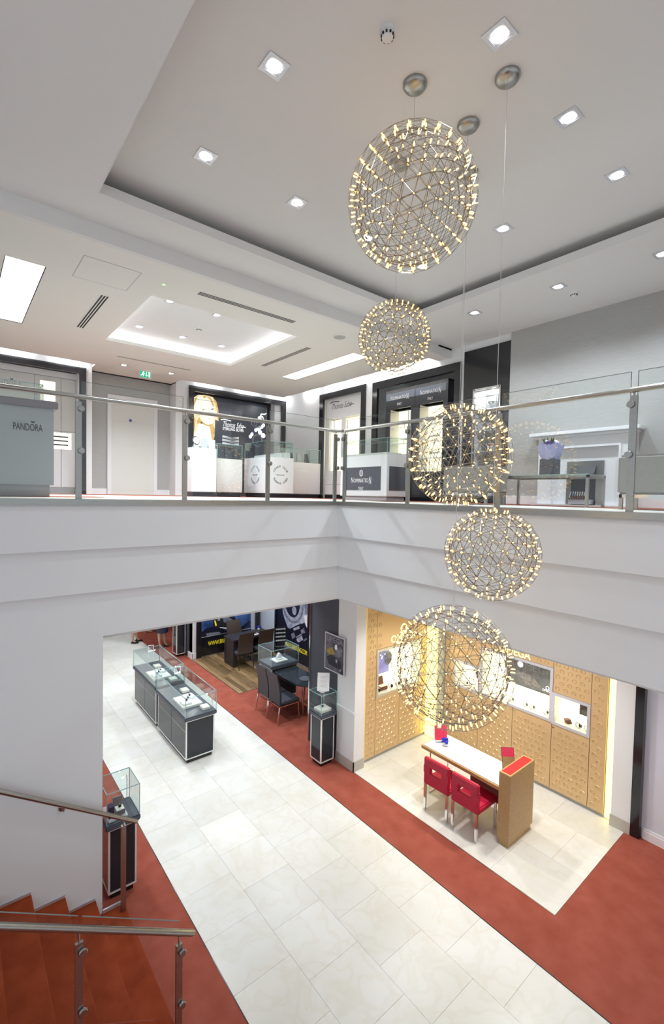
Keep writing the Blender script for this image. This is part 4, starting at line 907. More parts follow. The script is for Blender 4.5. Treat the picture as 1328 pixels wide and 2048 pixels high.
for k in range(4): p = gl.at(s1+.14+.2*k+(.12 if k else 0), wb0+.046, -.07); watch(p, 1, ('leftmost', 'second', 'third', 'rightmost')[k]+' watch standing in the left gold wall window', group='watches in the left gold window', s=1.5)
# right gold wall: faces -x
XG = 7.40; ya, yb = onx(889, 1400, XG).y, onx(1207, 1632, XG).y
gr_ = PL((XG, ya, 0), (0, -1, 0), (0, 0, 1)); R1 = lambda x, y: (lambda p: (-(p.y-ya), p.z))(onx(x, y, XG))
t = thing('gold_cabinet_wall', 'long embossed gold wall unit with three lit watch windows behind the oak desk', 'wall unit', (XG, (ya+yb)/2, 0))
LN = ya-yb
obj('carcass', MB().box(XG+.25, XG+.28, yb+.01, ya-.01, .06, top).box(XG+.001, XG+.25, yb+.01, yb+.03, .06, top), MATS['bronze_edge'], t); obj('plinth', B(XG+.02, XG+.25, yb+.01, ya-.01, 0, .06), stm, t)
q1 = R1(1185.8, 1344)[0]; q2 = R1(1109, 1321)[0]; q3 = R1(1026, 1416)[0]; q4 = R1(962, 1360)[0]; q5 = R1(909, 1350)[0]; q6 = R1(955, 1487)[0]
sb, stp = R1(1107, 1447)[1], R1(1109.6, 1384)[1]; bt_, bb_ = R1(1108, 1336)[1], R1(1104.6, 1444)[1]
gold_panel(t, gr_, q1, LN, .06, top); gold_panel(t, gr_, q2, q1, .06, sb); gold_panel(t, gr_, q2, q1, stp, top)
gold_panel(t, gr_, q3, q2, .06, bb_); gold_panel(t, gr_, q6, q3, .06, bb_); gold_panel(t, gr_, 0, q6, .06, bb_); gold_panel(t, gr_, 0, q5, bb_, top)
hp = gr_.rect('gold_panel', q4+.004, q2-.004, bt_+.004, top, gold, t, 0, .018); emboss(PL(gr_.at(0, 0, .018), gr_.u, gr_.v), q4+.02, q2-.02, bt_, top, hp, holes=[(R1(985, 1300)[0], R1(1062, 1310)[0], 0, 9)])
gold_panel(t, gr_, q5, q4, stp, top)
fm = mat('silver_frame', (.66, .66, .72), .35, metal=.4, noise=(5, .05))
window(t, gr_, q4, q2, bb_, bt_, fm); window(t, gr_, q2, q1, sb, stp, fm); window(t, gr_, q5, q4, sb, stp, fm)
for a, b in ((q3-.03, bb_-.05), (q3+.03, bb_-.05), (q2+.03, sb-.05)): gr_.ell('knob', a, b, .011, .011, chrome, t, .018, .012, 10)
om = (R1(1001, 1300)[0]+R1(1062, 1312)[0])/2
gr_.text('OMEGA', om, R1(1035, 1304)[1], R1(1062, 1312)[0]-R1(1001, 1296)[0], .135, ylit, t, .019, .006); omega_shape(gr_, om, R1(1035, 1304)[1]+.20, .075, .024, ylit, t, .019, .006)
pf = mat('smoke_print', (.13, .13, .13), .4, noise=(7, (.30, .29, .27)))
pa0, pa1 = q4+(q2-q4)*.30, q2-.06; pb0 = bb_+(bt_-bb_)*.38
gr_.rect('poster_print', pa0, pa1, pb0, bt_-.06, pf, t, -.17, .006)
gr_.text('OMEGA', (pa0+pa1)/2+.08, bt_-.16, .62, .12, mat('pale_grey_print', (.40, .40, .40), .5, noise=(6, .1)), t, -.163, .002)
gr_.text('OMEGA', pa1-.11, pb0+.07, .17, .035, printlit, t, -.163, .002); omega_shape(gr_, pa1-.11, pb0+.12, .025, .008, printlit, t, -.163, .002)
gr_.shape('printed_wave', [(pa0+.28, pb0+.10), (pa0+.55, pb0+.03), (pa0+.62, pb0+.10), (pa0+.50, pb0+.22), (pa0+.36, pb0+.28), (pa0+.24, pb0+.22)], mat('wave_print', (.45, .40, .36), .5, noise=(20, (.14, .12, .11))), t, -.163, .002)
gr_.ell('printed_sun', pa0+.26, bt_-.17, .05, .05, printlit, t, -.162, .002)
gr_.rect('small_print', q1-.24, q1-.07, sb+.22, stp-.08, mat('rock_print', (.25, .24, .22), .4, noise=(16, (.03, .03, .03))), t, -.19, .006); gr_.rect('small_print', q4-.22, q4-.08, sb+.20, stp-.06, MATS['rock_print'], t, -.19, .006)
p = gr_.at(q2+.20, sb+.046, -.10); tag(obj('red_box', MB().obox(p+Vector((0, 0, .035)), (.02, .03, 0), (.015, -.03, .012), (0, .01, .03)), burg, None), 'small burgundy box in the rightmost gold wall window', 'box')
kk = 0
for a, b in ((q4+.35, bb_), (q4+.55, bb_), (q4+.80, bb_), (q2-.38, bb_), (q2-.15, bb_), (q2+.37, sb), (q1-.22, sb), (q1-.085, sb), (q5+.2, sb)):
    kk += 1; o_ = ('first', 'second', 'third', 'fourth', 'fifth')
    lab = '%s watch from the left in the wide gold wall window' % o_[kk-1] if kk < 6 else '%s watch from the left in the small right-hand gold window' % o_[kk-6] if kk < 9 else 'single watch in the small gold window behind the lowest globe'
    watch(gr_.at(a, b+.046, -.08), 1, lab, group='watches in the right gold windows', s=1.3)
# yellow light gaps and the corner column
cc = struct('wall_corner_column', B(7.19, 7.75, 5.45, 6.0, 0, 3.13), mat('yellow_lit_column', (.82, .79, .55), .6, noise=(2, .03))); obj('skirting', B(7.175, 7.19, 5.45, 6.0, 0, .17), stm, cc); obj('skirting', B(7.175, 7.75, 5.435, 5.45, 0, .17), stm, cc)  # white column; yellow light of the strips put into its colour
def glow(q, lab): tag(obj('yellow_light_strip', B(*q, .02, 3.10), ylw, None), lab, 'light strip', 'yellow light strips of the gold bay')
glow((5.455, 5.515, YG+.06, YG+.10), 'yellow glowing light strip left of the gold wall, next to the white pillar')
glow((7.155, 7.172, 5.47, 5.69), 'yellow glowing light strip in the corner between the two gold walls')  # widened over the column face to stand for its yellow wash
glow((XG+.012, XG+.03, 2.425, yb-.004), 'yellow glowing light strip at the right end of the gold wall')
st_ = struct('wall_gold_backing', B(XG+.285, 7.755, 2.425, 5.45, 0, 3.13), mat('yellow_lit_reveal', (.80, .72, .30), .6, noise=(2, .03))); obj('reveal', B(5.45, 7.19, YG+.30, YG+.36, 0, 3.13), MATS['yellow_lit_reveal'], st_)  # yellow light of the gaps put into the reveal colour
struct('wall_bay_header', B(5.22, 7.5, 5.60, 5.72, 3.0, 3.13), white)

# ================================================================== UPPER FLOOR: BACK WALL
def black_frame_y(t, xa, xb, z1, y, w=.13, d=.55, z0=ZF):
    for q in ((xa, xa+w, z0, z1), (xb-w, xb, z0, z1), (xa+w, xb-w, z1-w, z1)): obj('black_frame', B(q[0], q[1], y-.03, y+.03, q[2], q[3]), black, t)
# left jewellery cabinet
t = thing('jewellery_cabinet', 'grey wall cabinets with lit niches in a black frame at far left', 'cabinet', (.8, YW+.2, ZF))
xr = ony(172, 760, YW).x
black_frame_y(t, -2.6, xr, PT, YW)
yc = YW+.30; K_ = lambda x, y: (lambda p: (p.x, p.z))(ony(x/6.64, 720+y/6.64, yc))
cab = PL((0, yc, 0), (1, 0, 0), (0, 0, 1))
xs_ = [-2.5, K_(-260, 200)[0], K_(457, 200)[0], K_(808, 240)[0], xr-.13]; zt_ = K_(457, 190)[1]
z_lo = K_(850, 950)[1]
for a, b in zip(xs_[:-1], xs_[1:]): cab.rect('upper_panel', a+.004, b-.004, z_lo, zt_, beigelam, t, 0, .02)
cab.rect('side_reveal', xr-.14, xr-.12, ZF, PT, whitelam, t, -.0, .27)
cab.rect('head_panel', -2.5, xr-.13, zt_, PT-.1, whitelam, t, 0, .015)
for a, b in zip(xs_[:-1], xs_[1:]): cab.rect('lower_cabinet', a+.004, b-.004, ZF+.14, z_lo-.01, whitelam if b > 1.6 else beigelam, t, 0, .03)
cab.rect('plinth', -2.5, xr-.13, ZF, ZF+.14, greylam, t, 0, .02)
(a0, b1_), (a1, b0_) = K_(530, 268), K_(732, 560); n1 = cab.rect('lit_niche', a0, a1, b0_, b1_, nichew, t, .021, .003); cab.rect('glass_shelf', a0-.02, a1+.02, b0_-.01, b0_, frost, n1, .021, .06)
(a0, b1_), (a1, b0_) = K_(735, 965), K_(943, 1195); a0 -= .3; n2 = cab.rect('lit_niche', a0, a1, b0_, b1_, nichew, t, .031, .003)
for k in range(3): zz_ = b0_+(b1_-b0_)*(.22+.25*k); cab.rect('bracelet_rod', a0+.02, a1-.06, zz_, zz_+.03, printb, n2, .034, .01)
a0 = K_(-120, 280)[0]; a1 = K_(285, 290)[0]; zl = K_(80, 300)[1]
cab.text('PANDORA', (a0+a1)/2, zl, a1-a0, .105, printb, t, .021, .004); cab.shape('crown_mark', [((a0+a1)/2+(a1-a0)*.17+dx, zl+.07+dz) for dx, dz in ((-.02, 0), (.02, 0), (.028, .035), (0, .02), (-.028, .035))], printb, t, .021)
# counter in front of it
yq = 6.60; t = thing('sales_counter', 'grey lacquered sales counter with dark ledge at far left', 'counter', (.2, yq+.3, ZF))
xe_ = ony(108, 950, yq).x; zt2 = ony(113, 820, yq).z; zl2 = ony(114, 806, yq).z
obj('counter_front', B(-2, xe_, yq, yq+.75, ZF+.14, zt2), greylam, t, bevel=.004); obj('plinth', B(-2, xe_-.04, yq+.05, yq+.7, ZF, ZF+.14), greylam, t); obj('ledge', B(-2, xe_+.04, yq-.05, yq+.8, zt2, zl2), mauve, t, bevel=.008)
cf = PL((0, yq, 0), (1, 0, 0), (0, 0, 1)); a0, a1 = ony(26, 850, yq).x, ony(85, 856, yq).x; zl = ony(55, 854, yq).z
cf.text('PANDORA', (a0+a1)/2, zl, a1-a0, .085, printb, t, .001, .003); cf.shape('crown_mark', [((a0+a1)/2+(a1-a0)*.17+dx, zl+.055+dz) for dx, dz in ((-.015, 0), (.015, 0), (.02, .025), (0, .014), (-.02, .025))], printb, t, .001)
glass_hood(t, -1.5, xe_-.1, yq+.1, yq+.65, zl2, zl2+.22)
for k in range(6):
    o_ = ('first', 'second', 'third', 'fourth', 'fifth', 'sixth')[k]; x_ = .10+.10*k
    tt = thing('ring_cushion', '%s small jewel cushion from the left on the grey counter' % o_, 'cushion', (x_, yq+.3, zl2+.001), 'jewel cushions on the grey counter'); obj('pad', MB().lathe((x_, yq+.3, zl2+.001), [(.03, 0), (.032, .015), (.02, .03)], 12), ivory, tt); obj('ring', MB().path([(x_+.012*math.cos(a), yq+.3, zl2+.04+.012*math.sin(a)) for a in [k2*math.pi/5 for k2 in range(11)]], .003, 5), chrome, tt)
# portrait light box
t = thing('portrait_lightbox', 'large lit jewellery poster with blonde portrait in a black frame', 'poster', (5.8, YW+.2, ZF))
xa, xb_ = ony(377, 800, YW).x, ony(571, 820, YW).x; black_frame_y(t, xa, xb_, TT, YW)
yl = YW+.30; T_ = lambda x, y: (lambda p: (p.x, p.z))(ony(370+x/7.81, 770+y/7.81, yl))
lb = PL((0, yl, 0), (1, 0, 0), (0, 0, 1)); pl0, pl1 = xa+.08, T_(1290, 400)[0]; ptz = T_(130, 120)[1]-.02
obj('backing', B(pl0, pl1, yl, yl+.04, ZF+.15, ptz), mat('slate_poster', (.055, .062, .085), .15, noise=(1.2, (.10, .11, .15)), spec=.5), t)
obj('inner_frame', MB().box(pl1, pl1+.08, yl-.04, yl+.04, ZF, ptz+.06).box(pl0, pl1, yl-.04, yl+.04, ptz, ptz+.06), black, t)
obj('reveal_side', B(pl1+.08, xb_, YW+.05, YW+.5, ZF, TT), whitelam, t); obj('reveal_head', B(xa, xb_, YW+.05, YW+.5, ptz+.06, TT-.02), whitelam, t)
creamlit = mat('lightbox_cream_hair', (1, .93, .70), .5, emit=.62, ecol=(1, .90, .62), noise=(14, (.95, .72, .34)))
for nm, q, m_, l in (('printed_hair', [(110, 300), (130, 200), (200, 155), (330, 160), (430, 190), (490, 260), (520, 400), (525, 560), (470, 540), (460, 800), (440, 880), (400, 880), (360, 640), (250, 560), (210, 700), (200, 900), (105, 900)], creamlit, .002), ('printed_neck', [(210, 600), (380, 620), (400, 760), (420, 960), (130, 960), (150, 760), (200, 680)], posterlit, .004), ('printed_face', [(220, 260), (270, 205), (340, 200), (410, 250), (450, 340), (465, 450), (450, 540), (410, 600), (370, 615), (300, 590), (255, 520), (230, 420)], posterlit, .006), ('printed_hair_streak', [(430, 190), (490, 260), (520, 400), (525, 560), (505, 540), (495, 400), (465, 280)], hairlit, .009), ('printed_hair_streak', [(110, 500), (135, 470), (160, 560), (150, 700), (125, 780), (105, 800)], hairlit, .009), ('printed_hair_streak', [(225, 500), (250, 560), (235, 600), (190, 610), (180, 570)], hairlit, .009), ('printed_hair_streak', [(380, 650), (440, 620), (465, 700), (445, 880), (415, 840), (400, 740)], hairlit, .009), ('printed_parting', [(270, 165), (330, 170), (320, 205), (290, 215)], hairlit, .010), ('printed_hair_streak', [(120, 290), (150, 215), (200, 170), (170, 250), (140, 330)], hairlit, .010), ('printed_fringe', [(120, 300), (200, 190), (300, 180), (280, 240), (230, 330), (230, 420), (180, 420)], posterlit, .008), ('printed_strand', [(330, 180), (400, 200), (440, 270), (450, 340), (430, 330), (400, 250)], hairlit, .008), ('printed_eye', [(265, 385), (300, 378), (295, 392), (270, 396)], printb, .010), ('printed_eye', [(400, 375), (445, 365), (440, 385), (410, 388)], printb, .010), ('printed_lips', [(340, 530), (375, 522), (410, 530), (375, 548)], mat('lips_print', (.9, .5, .45), .5, emit=.6, ecol=(1, .62, .52)), .010), ('printed_shadow', [(250, 570), (300, 605), (370, 625), (430, 600), (440, 640), (380, 650), (300, 630)], hairlit, .008)):
    lb.shape(nm, [T_(*p) for p in q][::-1] if 0 else [T_(*p) for p in q], m_, t, l)
def script_sign(pl, a, b, w, h, m_, par, lift):
    pl.text('Thomas Sabo', a, b, w*.86, h*.72, m_, par, lift, .003, shear=.45); s_ = w
    pl.stroke('signature_stroke', [(a-s_*.52, b+h*.50), (a-s_*.40, b+h*.62), (a-s_*.12, b+h*.50)], h*.10, m_, par, lift, .003); pl.stroke('signature_stroke', [(a+s_*.36, b-h*.22), (a+s_*.44, b-h*.10), (a+s_*.52, b-h*.16)], h*.08, m_, par, lift, .003)
(a0, zA), (a1, zB_) = T_(570, 620), T_(940, 660); script_sign(lb, (a0+a1)/2, T_(755, 625)[1], a1-a0, .20, printlit, t, .003)
a0, a1 = T_(588, 690)[0], T_(916, 715)[0]; lb.text('STERLING SILVER', (a0+a1)/2, T_(755, 697)[1], a1-a0, .075, printlit, t, .003)
beads = [(1020, 805), (1045, 770), (1075, 738), (1105, 705), (1138, 685), (1168, 672), (1198, 655), (1225, 630), (1232, 598)]
for k, q in enumerate(beads): a, b = T_(*q); lb.ell('printed_bead', a, b, .048, .052, (blues if k in (2, 8) else printlit), t, .004+.001*(k % 2))
for q, r_ in (((1170, 740), .065), ((1220, 790), .07), ((1165, 520), .06)): a, b = T_(*q); lb.ell('printed_charm', a, b, r_, r_, printlit, t, .005)
for q, r_ in (((1080, 590), .09), ((1135, 600), .11), ((1130, 870), .15)):
    a, b = T_(*q); lb.stroke('printed_loop', [(a+r_*math.cos(k*math.pi/8), b+r_*1.1*math.sin(k*math.pi/8)) for k in range(17)], .028, printl, t, .006)
lb.stroke('printed_chain', [T_(*q) for q in ((1225, 530), (1210, 500), (1180, 480), (1190, 455), (1240, 460), (1275, 440))], .03, printlit, t, .005)
# ---- white cases in front of the light box
def upcase(label, x0, x1, y0, y1, zb, zg, bm=whitelam, plm=dark, name='glass_showcase'):
    t = thing(name, label, 'display case', ((x0+x1)/2, (y0+y1)/2, ZF), 'white glass cases on the upper floor'); obj('plinth', B(x0+.03, x1-.03, y0+.03, y1-.03, ZF, ZF+.10), plm, t); obj('base', B(x0, x1, y0, y1, ZF+.10, zb), bm, t, bevel=.005)
    if zg > zb: glass_hood(t, x0+.01, x1-.01, y0+.01, y1-.01, zb, zg)
    return t
z1 = ony(400, 895, 9.1).z; t = upcase('white counter below the portrait light box, with mirror and cards on top', ony(384, 930, 9.1).x, ony(433, 930, 9.1).x, 9.1, 9.6, z1, 0)
xl = ony(393, 890, 9.2).x; t = thing('table_mirror', 'small oval mirror on the white counter below the portrait', 'mirror', (xl, 9.2, z1)); obj('mirror_face', MB().lathe((xl, 9.22, z1+.15), [(.075, 0), (.075, .012)], 20, (.2, -1, .15)), chrome, t); obj('rim', MB().lathe((xl, 9.225, z1+.15), [(.09, -.004), (.09, .008)], 20, (.2, -1, .15)), printb, t); obj('foot', B(xl-.05, xl+.05, 9.2, 9.28, z1, z1+.05), greylam, t)
for k, (px_, h_, m_, nm) in enumerate(((409, .22, greylam, 'grey upright card beside the oval mirror'), (424, .20, printw, 'white upright card at the end of the white counter'))):
    x_ = ony(px_, 890, 9.3).x; t = thing('display_card', nm, 'card', (x_, 9.3, z1)); obj('card', B(x_-.07, x_+.07, 9.3, 9.31, z1+.005, z1+h_), m_, t); obj('base', B(x_-.07, x_+.07, 9.27, 9.34, z1, z1+.01), frost, t)
z1 = ony(460, 918, 9.45).z; x0_, x1_ = ony(434, 930, 9.45).x, ony(485, 930, 9.45).x
upcase('low beige glass case between the white counter and the round-logo case', x0_, x1_, 9.45, 9.95, z1, ony(460, 889, 9.45).z, beigelam)
for k in range(2):
    x_ = x0_+.17+.29*k; t = thing('display_board', ('left', 'right')[k]+' dark display board inside the low beige glass case', 'display board', (x_, 9.7, z1)); obj('board', B(x_-.13, x_+.13, 9.72, 9.74, z1+.002, z1+.27), slatep, t); obj('foot', B(x_-.12, x_+.12, 9.66, 9.76, z1+.001, z1+.012), slatep, t)
bz = ony(460, 889, 9.45).z+.002; xm = ony(462, 885, 9.7).x; t = thing('necklace_bust', 'striped silver bow display on the low beige case', 'display', (xm, 9.7, bz))
for k in range(3): obj('silver_band', MB().prism([(xm-.20, 9.7, bz+.02+.075*k), (xm, 9.66, bz+.0+.07*k), (xm+.20, 9.7, bz+.02+.075*k), (xm+.20, 9.7, bz+.07+.075*k), (xm, 9.66, bz+.04+.07*k), (xm-.20, 9.7, bz+.07+.075*k)], (0, .04, 0)), alu, t)
zc_, zg_ = 5.55, 5.92
t = upcase('large white glass case with round charm logos on both faces', 5.6, 6.34, 9.2, 10.28, zc_, zg_)
for pl_ in (PL((5.6, 9.74, 0), (0, -1, 0), (0, 0, 1)), PL((5.97, 9.2, 0), (1, 0, 0), (0, 0, 1))):
    r_ = .20
    for s_, arc0, arc1, sg_ in (('CHARM CLUB', 155, 25, 1), ('THOMAS SABO', 205, 335, -1)):
        for k, ch in enumerate(s_):
            if ch == ' ': continue
            a_ = math.radians(arc0+(arc1-arc0)*k/(len(s_)-1)); pl_.text(ch, r_*math.cos(a_), 5.14+r_*math.sin(a_), .035, .05, printb, t, .001, .002, rot=a_-math.pi/2 if sg_ > 0 else a_+math.pi/2)
    pl_.text('Thomas Sabo', 0, 5.14, .22, .035, printb, t, .001, .002, shear=.4)
for k in range(3): tag(obj('display_ramp', MB().prism([(5.66+.22*k, 9.3, zc_+.002), (5.86+.22*k, 9.3, zc_+.002), (5.86+.22*k, 9.9, zc_+.002), (5.66+.22*k, 9.9, zc_+.002)], (0, 0, .05+.04*k)), whitelam, None), ('left', 'middle', 'right')[k]+' white display block inside the round-logo case', 'display block', 'white blocks in the round-logo case')
zr_ = 5.49; upcase('white glass case along the back wall left of the signature cabinet', 6.40, 7.36, 9.46, 9.95, zr_, 5.84)
for k, nm in enumerate(('left', 'middle', 'right')): 
    x_ = 6.62+.24*k; t = thing('necklace_stand', nm+' dark necklace stand in the white case by the signature cabinet', 'display', (x_, 9.7, zr_)); obj('neck_form', MB().prism([(x_-.07, 9.7, zr_+.01), (x_+.07, 9.7, zr_+.01), (x_+.04, 9.74, zr_+.25), (x_-.04, 9.74, zr_+.25)], (0, .03, 0)), slatep if k != 1 else greylam, t); obj('foot', B(x_-.07, x_+.07, 9.66, 9.78, zr_+.001, zr_+.012), slatep, t)

# ================================================================== UPPER FLOOR: RIGHT WALL
def black_frame_x(t, ya_, yb_, z1, w=.15):
    for q in ((ya_-w, ya_, ZF, z1), (yb_, yb_+w, ZF, z1), (yb_+w, ya_-w, z1-w, z1)): obj('black_frame', B(XW-.03, XW+.03, q[0], q[1], q[2], q[3]), black, t)
t = thing('signature_cabinet', 'white wall cabinet with black script signature and lit niches in a black frame', 'cabinet', (XW+.2, (yTS0+yTS1)/2, ZF))
black_frame_x(t, yTS0, yTS1, zTS)
tp = PL((XW+.10, yTS0, 0), (0, -1, 0), (0, 0, 1)); U_ = lambda x, y: (lambda p: (-(p.y-yTS0), p.z))(onx(x, y, XW+.10)); wd = yTS0-yTS1
nb, ntp = U_(680, 941)[1], U_(680, 836)[1]
tp.rect('sign_panel', .14, wd-.14, ntp, zTS-.14, whitelam, t, 0, .02); tp.rect('base_panel', .14, wd-.14, ZF+.10, nb, whitelam, t, 0, .02); tp.rect('plinth', .14, wd-.14, ZF, ZF+.10, dark, t, -.02, .02)
tp.rect('drawer_line', .2, wd-.2, (ZF+nb)/2, (ZF+nb)/2+.012, greylam, t, .021); tp.rect('lit_back', .14, wd-.14, nb, ntp, nichew, t, -.2, .02)
for a in (.14, wd/2-.09, wd-.30): tp.rect('upright', a, a+(.16 if a != wd/2-.09 else .14), nb, ntp, whitelam, t, -.02, .04)
for k in range(3): tp.rect('glass_shelf', .3, wd-.3, nb+(ntp-nb)*(.25+.25*k), nb+(ntp-nb)*(.25+.25*k)+.01, frost, t, -.18, .16)
a0, a1 = U_(663, 812)[0], U_(708, 806)[0]; script_sign(tp, (a0+a1)/2, U_(686, 810)[1], a1-a0, .20, printb, t, .021)
# black double cabinet
t = thing('black_display_cabinet', 'black double wall cabinet with silver lettering and two lit niches', 'cabinet', (XW+.2, (yN0+yN1)/2, ZF))
black_frame_x(t, yN0, yN1, zN)
XC = XW+.06; V_ = lambda x, y: (lambda p: (-(p.y-yN0), p.z))(onx(x, y, XC)); np_ = PL((XC, yN0, 0), (0, -1, 0), (0, 0, 1))
a0, a1 = V_(774, 800)[0], V_(898, 780)[0]; am = V_(832, 790)[0]; zt3 = V_(897, 757)[1]
nz0, nz1 = V_(800, 945)[1], V_(801, 817)[1]
na = [(V_(780.7, 850)[0], V_(822.5, 850)[0]), (V_(839, 850)[0], V_(887, 850)[0])]
segs = [(a0, na[0][0], ZF, zt3), (na[0][1], na[1][0], ZF, zt3), (na[1][1], a1, ZF, zt3)]+[(u, v, nz1, zt3) for u, v in na]+[(u, v, ZF, nz0) for u, v in na]
for q in segs: np_.rect('black_front', *q, dark, t, 0, .03)
np_.rect('carcass', a0, a1, ZF, zt3, black, t, -.45, .02); np_.rect('carcass_side', a1-.02, a1, ZF, zt3, dark, t, -.45, .45); np_.rect('carcass_top', a0, a1, zt3-.02, zt3, dark, t, -.45, .45); np_.rect('carcass_side', a0, a0+.02, ZF, zt3, dark, t, -.45, .45)
np_.rect('door_gap', am-.006, am+.006, nz1, zt3, black, t, .03, .002); np_.rect('grey_band', a0+.01, am-.01, zt3-.22, zt3-.07, mat('blue_grey_band', (.17, .20, .27), .25, noise=(3, .1)), t, .031, .002); np_.rect('grey_band', am+.01, a1-.05, zt3-.22, zt3-.07, MATS['blue_grey_band'], t, .031, .002)
for u, v in na:
    np_.rect('lit_back', u, v, nz0, nz1, nichew, t, -.30, .02)
    for s_ in (u-.01, v): np_.rect('niche_side', s_, s_+.01, nz0, nz1, ivory, t, -.3, .3)
    for k in range(3): np_.rect('glass_shelf', u, v, nz0+(nz1-nz0)*(.2+.25*k), nz0+(nz1-nz0)*(.2+.25*k)+.012, frost, t, -.28, .25)
def nomination(pl, a, b, w, par, lift):
    h = w*.17; pl.text('N', a-w*.46, b+h*.10, w*.10, h*1.15, printw, par, lift); pl.text('OMINATIO', a-w*.01, b, w*.74, h*.82, printw, par, lift); pl.text('N', a+w*.45, b-h*.02, w*.10, h*1.45, printw, par, lift); pl.text('ITALY', a, b-h*1.6, w*.26, h*.62, printw, par, lift)
nomination(np_, (V_(784, 795)[0]+V_(819, 790)[0])/2, V_(801, 795)[1], V_(819, 790)[0]-V_(784, 795)[0], t, .033); nomination(np_, (V_(843, 783)[0]+V_(884, 778)[0])/2, V_(863, 783)[1], V_(884, 778)[0]-V_(843, 783)[0], t, .033)
kk = 0
for u, v in na:
    for k in range(3):
        kk += 1; z_ = nz0+(nz1-nz0)*(.2+.25*k)+.013; p = np_.at((u+v)/2, z_, -.12); nm = ('lowest', 'middle', 'top')[k]+' bracelet stand in the '+('left' if kk < 4 else 'right')+' niche of the black cabinet'
        tt = thing('bracelet_stand', nm, 'display', p, 'bracelet stands in the black cabinet'); obj('bar', MB().tube(p+Vector((0, -.12, .10)), p+Vector((0, .12, .10)), .022, 10), ivory, tt); obj('stem', MB().tube(p, p+Vector((0, 0, .10)), .012, 8), ivory, tt)
# counter in front of it
t = thing('sales_counter', 'white counter with glass top and black lettered panels behind the balustrade', 'counter', (6.75, 6.9, ZF))
x0_, x1_, y0_, y1_, zc2 = 6.42, 7.0, 6.18, 7.55, 5.50
obj('counter_body', B(x0_, x1_, y0_, y1_, ZF+.08, zc2), whitelam, t, bevel=.006); obj('plinth', B(x0_+.04, x1_-.04, y0_+.04, y1_-.04, ZF, ZF+.08), greylam, t); glass_hood(t, x0_+.01, x1_-.01, y0_+.01, y1_-.01, zc2, zc2+.32)
obj('jewel_pad', B(x0_+.08, x1_-.08, y0_+.1, y1_-.1, zc2, zc2+.05), ivory, t)
fp = PL((x0_, y1_, 0), (0, -1, 0), (0, 0, 1)); Y_ = lambda x, y: (lambda p: (-(p.y-y1_), p.z))(onx(660+x/3.495, 650+y/3.495, x0_))
(u0, v1), (u1, v0) = Y_(100, 1000), Y_(352, 1155); pn = fp.rect('black_panel', u0, u1, v0, v1, slatep, t, 0, .012)
nomination(fp, (u0+u1)/2, v0+(v1-v0)*.42, (u1-u0)*.54, t, .013); fp.ell('round_emblem', (u0+u1)/2, v0+(v1-v0)*.74, .055, .065, printw, t, .013, .002); fp.ell('emblem_inner', (u0+u1)/2, v0+(v1-v0)*.74, .043, .053, slatep, t, .015, .001)
for d_ in (-.014, .014): fp.rect('emblem_bar', (u0+u1)/2+d_-.005, (u0+u1)/2+d_+.005, v0+(v1-v0)*.74-.05, v0+(v1-v0)*.74+.05, printw, t, .016, .001)
sp2 = PL((x0_, y0_, 0), (1, 0, 0), (0, 0, 1)); sp2.rect('black_panel', .06, .52, v0, v1, slatep, t, 0, .012)
# tall black panel with lit vitrine
t = thing('black_wall_panel', 'tall gloss black wall panel with a chrome framed lit vitrine', 'wall unit', (XW, (yBP0+yBP1)/2, ZF))
v0_, v1_ = onx(947, 850, XW).y, onx(999, 850, XW).y; vz = onx(999, 773, XW).z
for q in ((yBP1, v1_, ZF, 7.40), (v0_, yBP0, ZF, 7.40), (v1_, v0_, vz, 7.40)): obj('black_board', B(XW-.01, XW+.04, q[0], q[1], q[2], q[3]), black, t)
mb = MB(); 
for q in ((v1_-.015, v1_+.02, ZF+.3, vz+.02), (v0_-.02, v0_+.015, ZF+.3, vz+.02), (v1_, v0_, vz-.01, vz+.025)): mb.box(XW-.03, XW+.01, q[0], q[1], q[2], q[3])
obj('chrome_frame', mb, chrome, t); obj('vitrine_back', B(XW+.38, XW+.40, v1_, v0_, ZF+.3, vz), mat('grey_mirror', (.45, .47, .46), .25, metal=.4, noise=(3, .1)), t); obj('vitrine_side', MB().box(XW+.04, XW+.4, v0_, v0_+.02, ZF, vz).box(XW+.04, XW+.4, v1_-.02, v1_, ZF, vz), whitelam, t); obj('vitrine_head', B(XW+.04, XW+.4, v1_, v0_, vz-.02, vz), whitelam, t); obj('vitrine_base', B(XW-.01, XW+.4, v1_, v0_, ZF, ZF+.3), black, t)
for k in range(3):
    y_ = v1_+(v0_-v1_)*(.25+.25*k); obj('vitrine_lamp', MB().lathe((XW+.2, y_, vz-.03), [(.03, 0), (.03, .01)], 12), ledw, t)
for k in range(4): obj('glass_shelf', B(XW+.05, XW+.37, v1_+.01, v0_-.01, ZF+.55+.38*k, ZF+.56+.38*k), frost, t)
light('vitrine_light', 'POINT', (XW+.2, (v0_+v1_)/2, vz-.12), 6, t, (1, .98, .94), shadow_soft_size=.05)
for k in range(4):
    z_ = ZF+.561+.38*k; y_ = (v0_+v1_)/2; tt = thing('silver_bowl', ('lowest', 'second', 'third', 'topmost')[k]+' silver bowl on the shelves of the black panel vitrine', 'bowl', (XW+.2, y_, z_), 'silverware in the vitrine'); obj('bowl', MB().lathe((XW+.2, y_, z_), [(.05, 0), (.03, .02), (.08, .06), (.11, .13), (.10, .13), (.02, .05)], 16), chrome, tt, smooth=True); obj('rim', MB().lathe((XW+.2, y_, z_+.125), [(.112, 0), (.112, .01)], 16), chrome, tt)
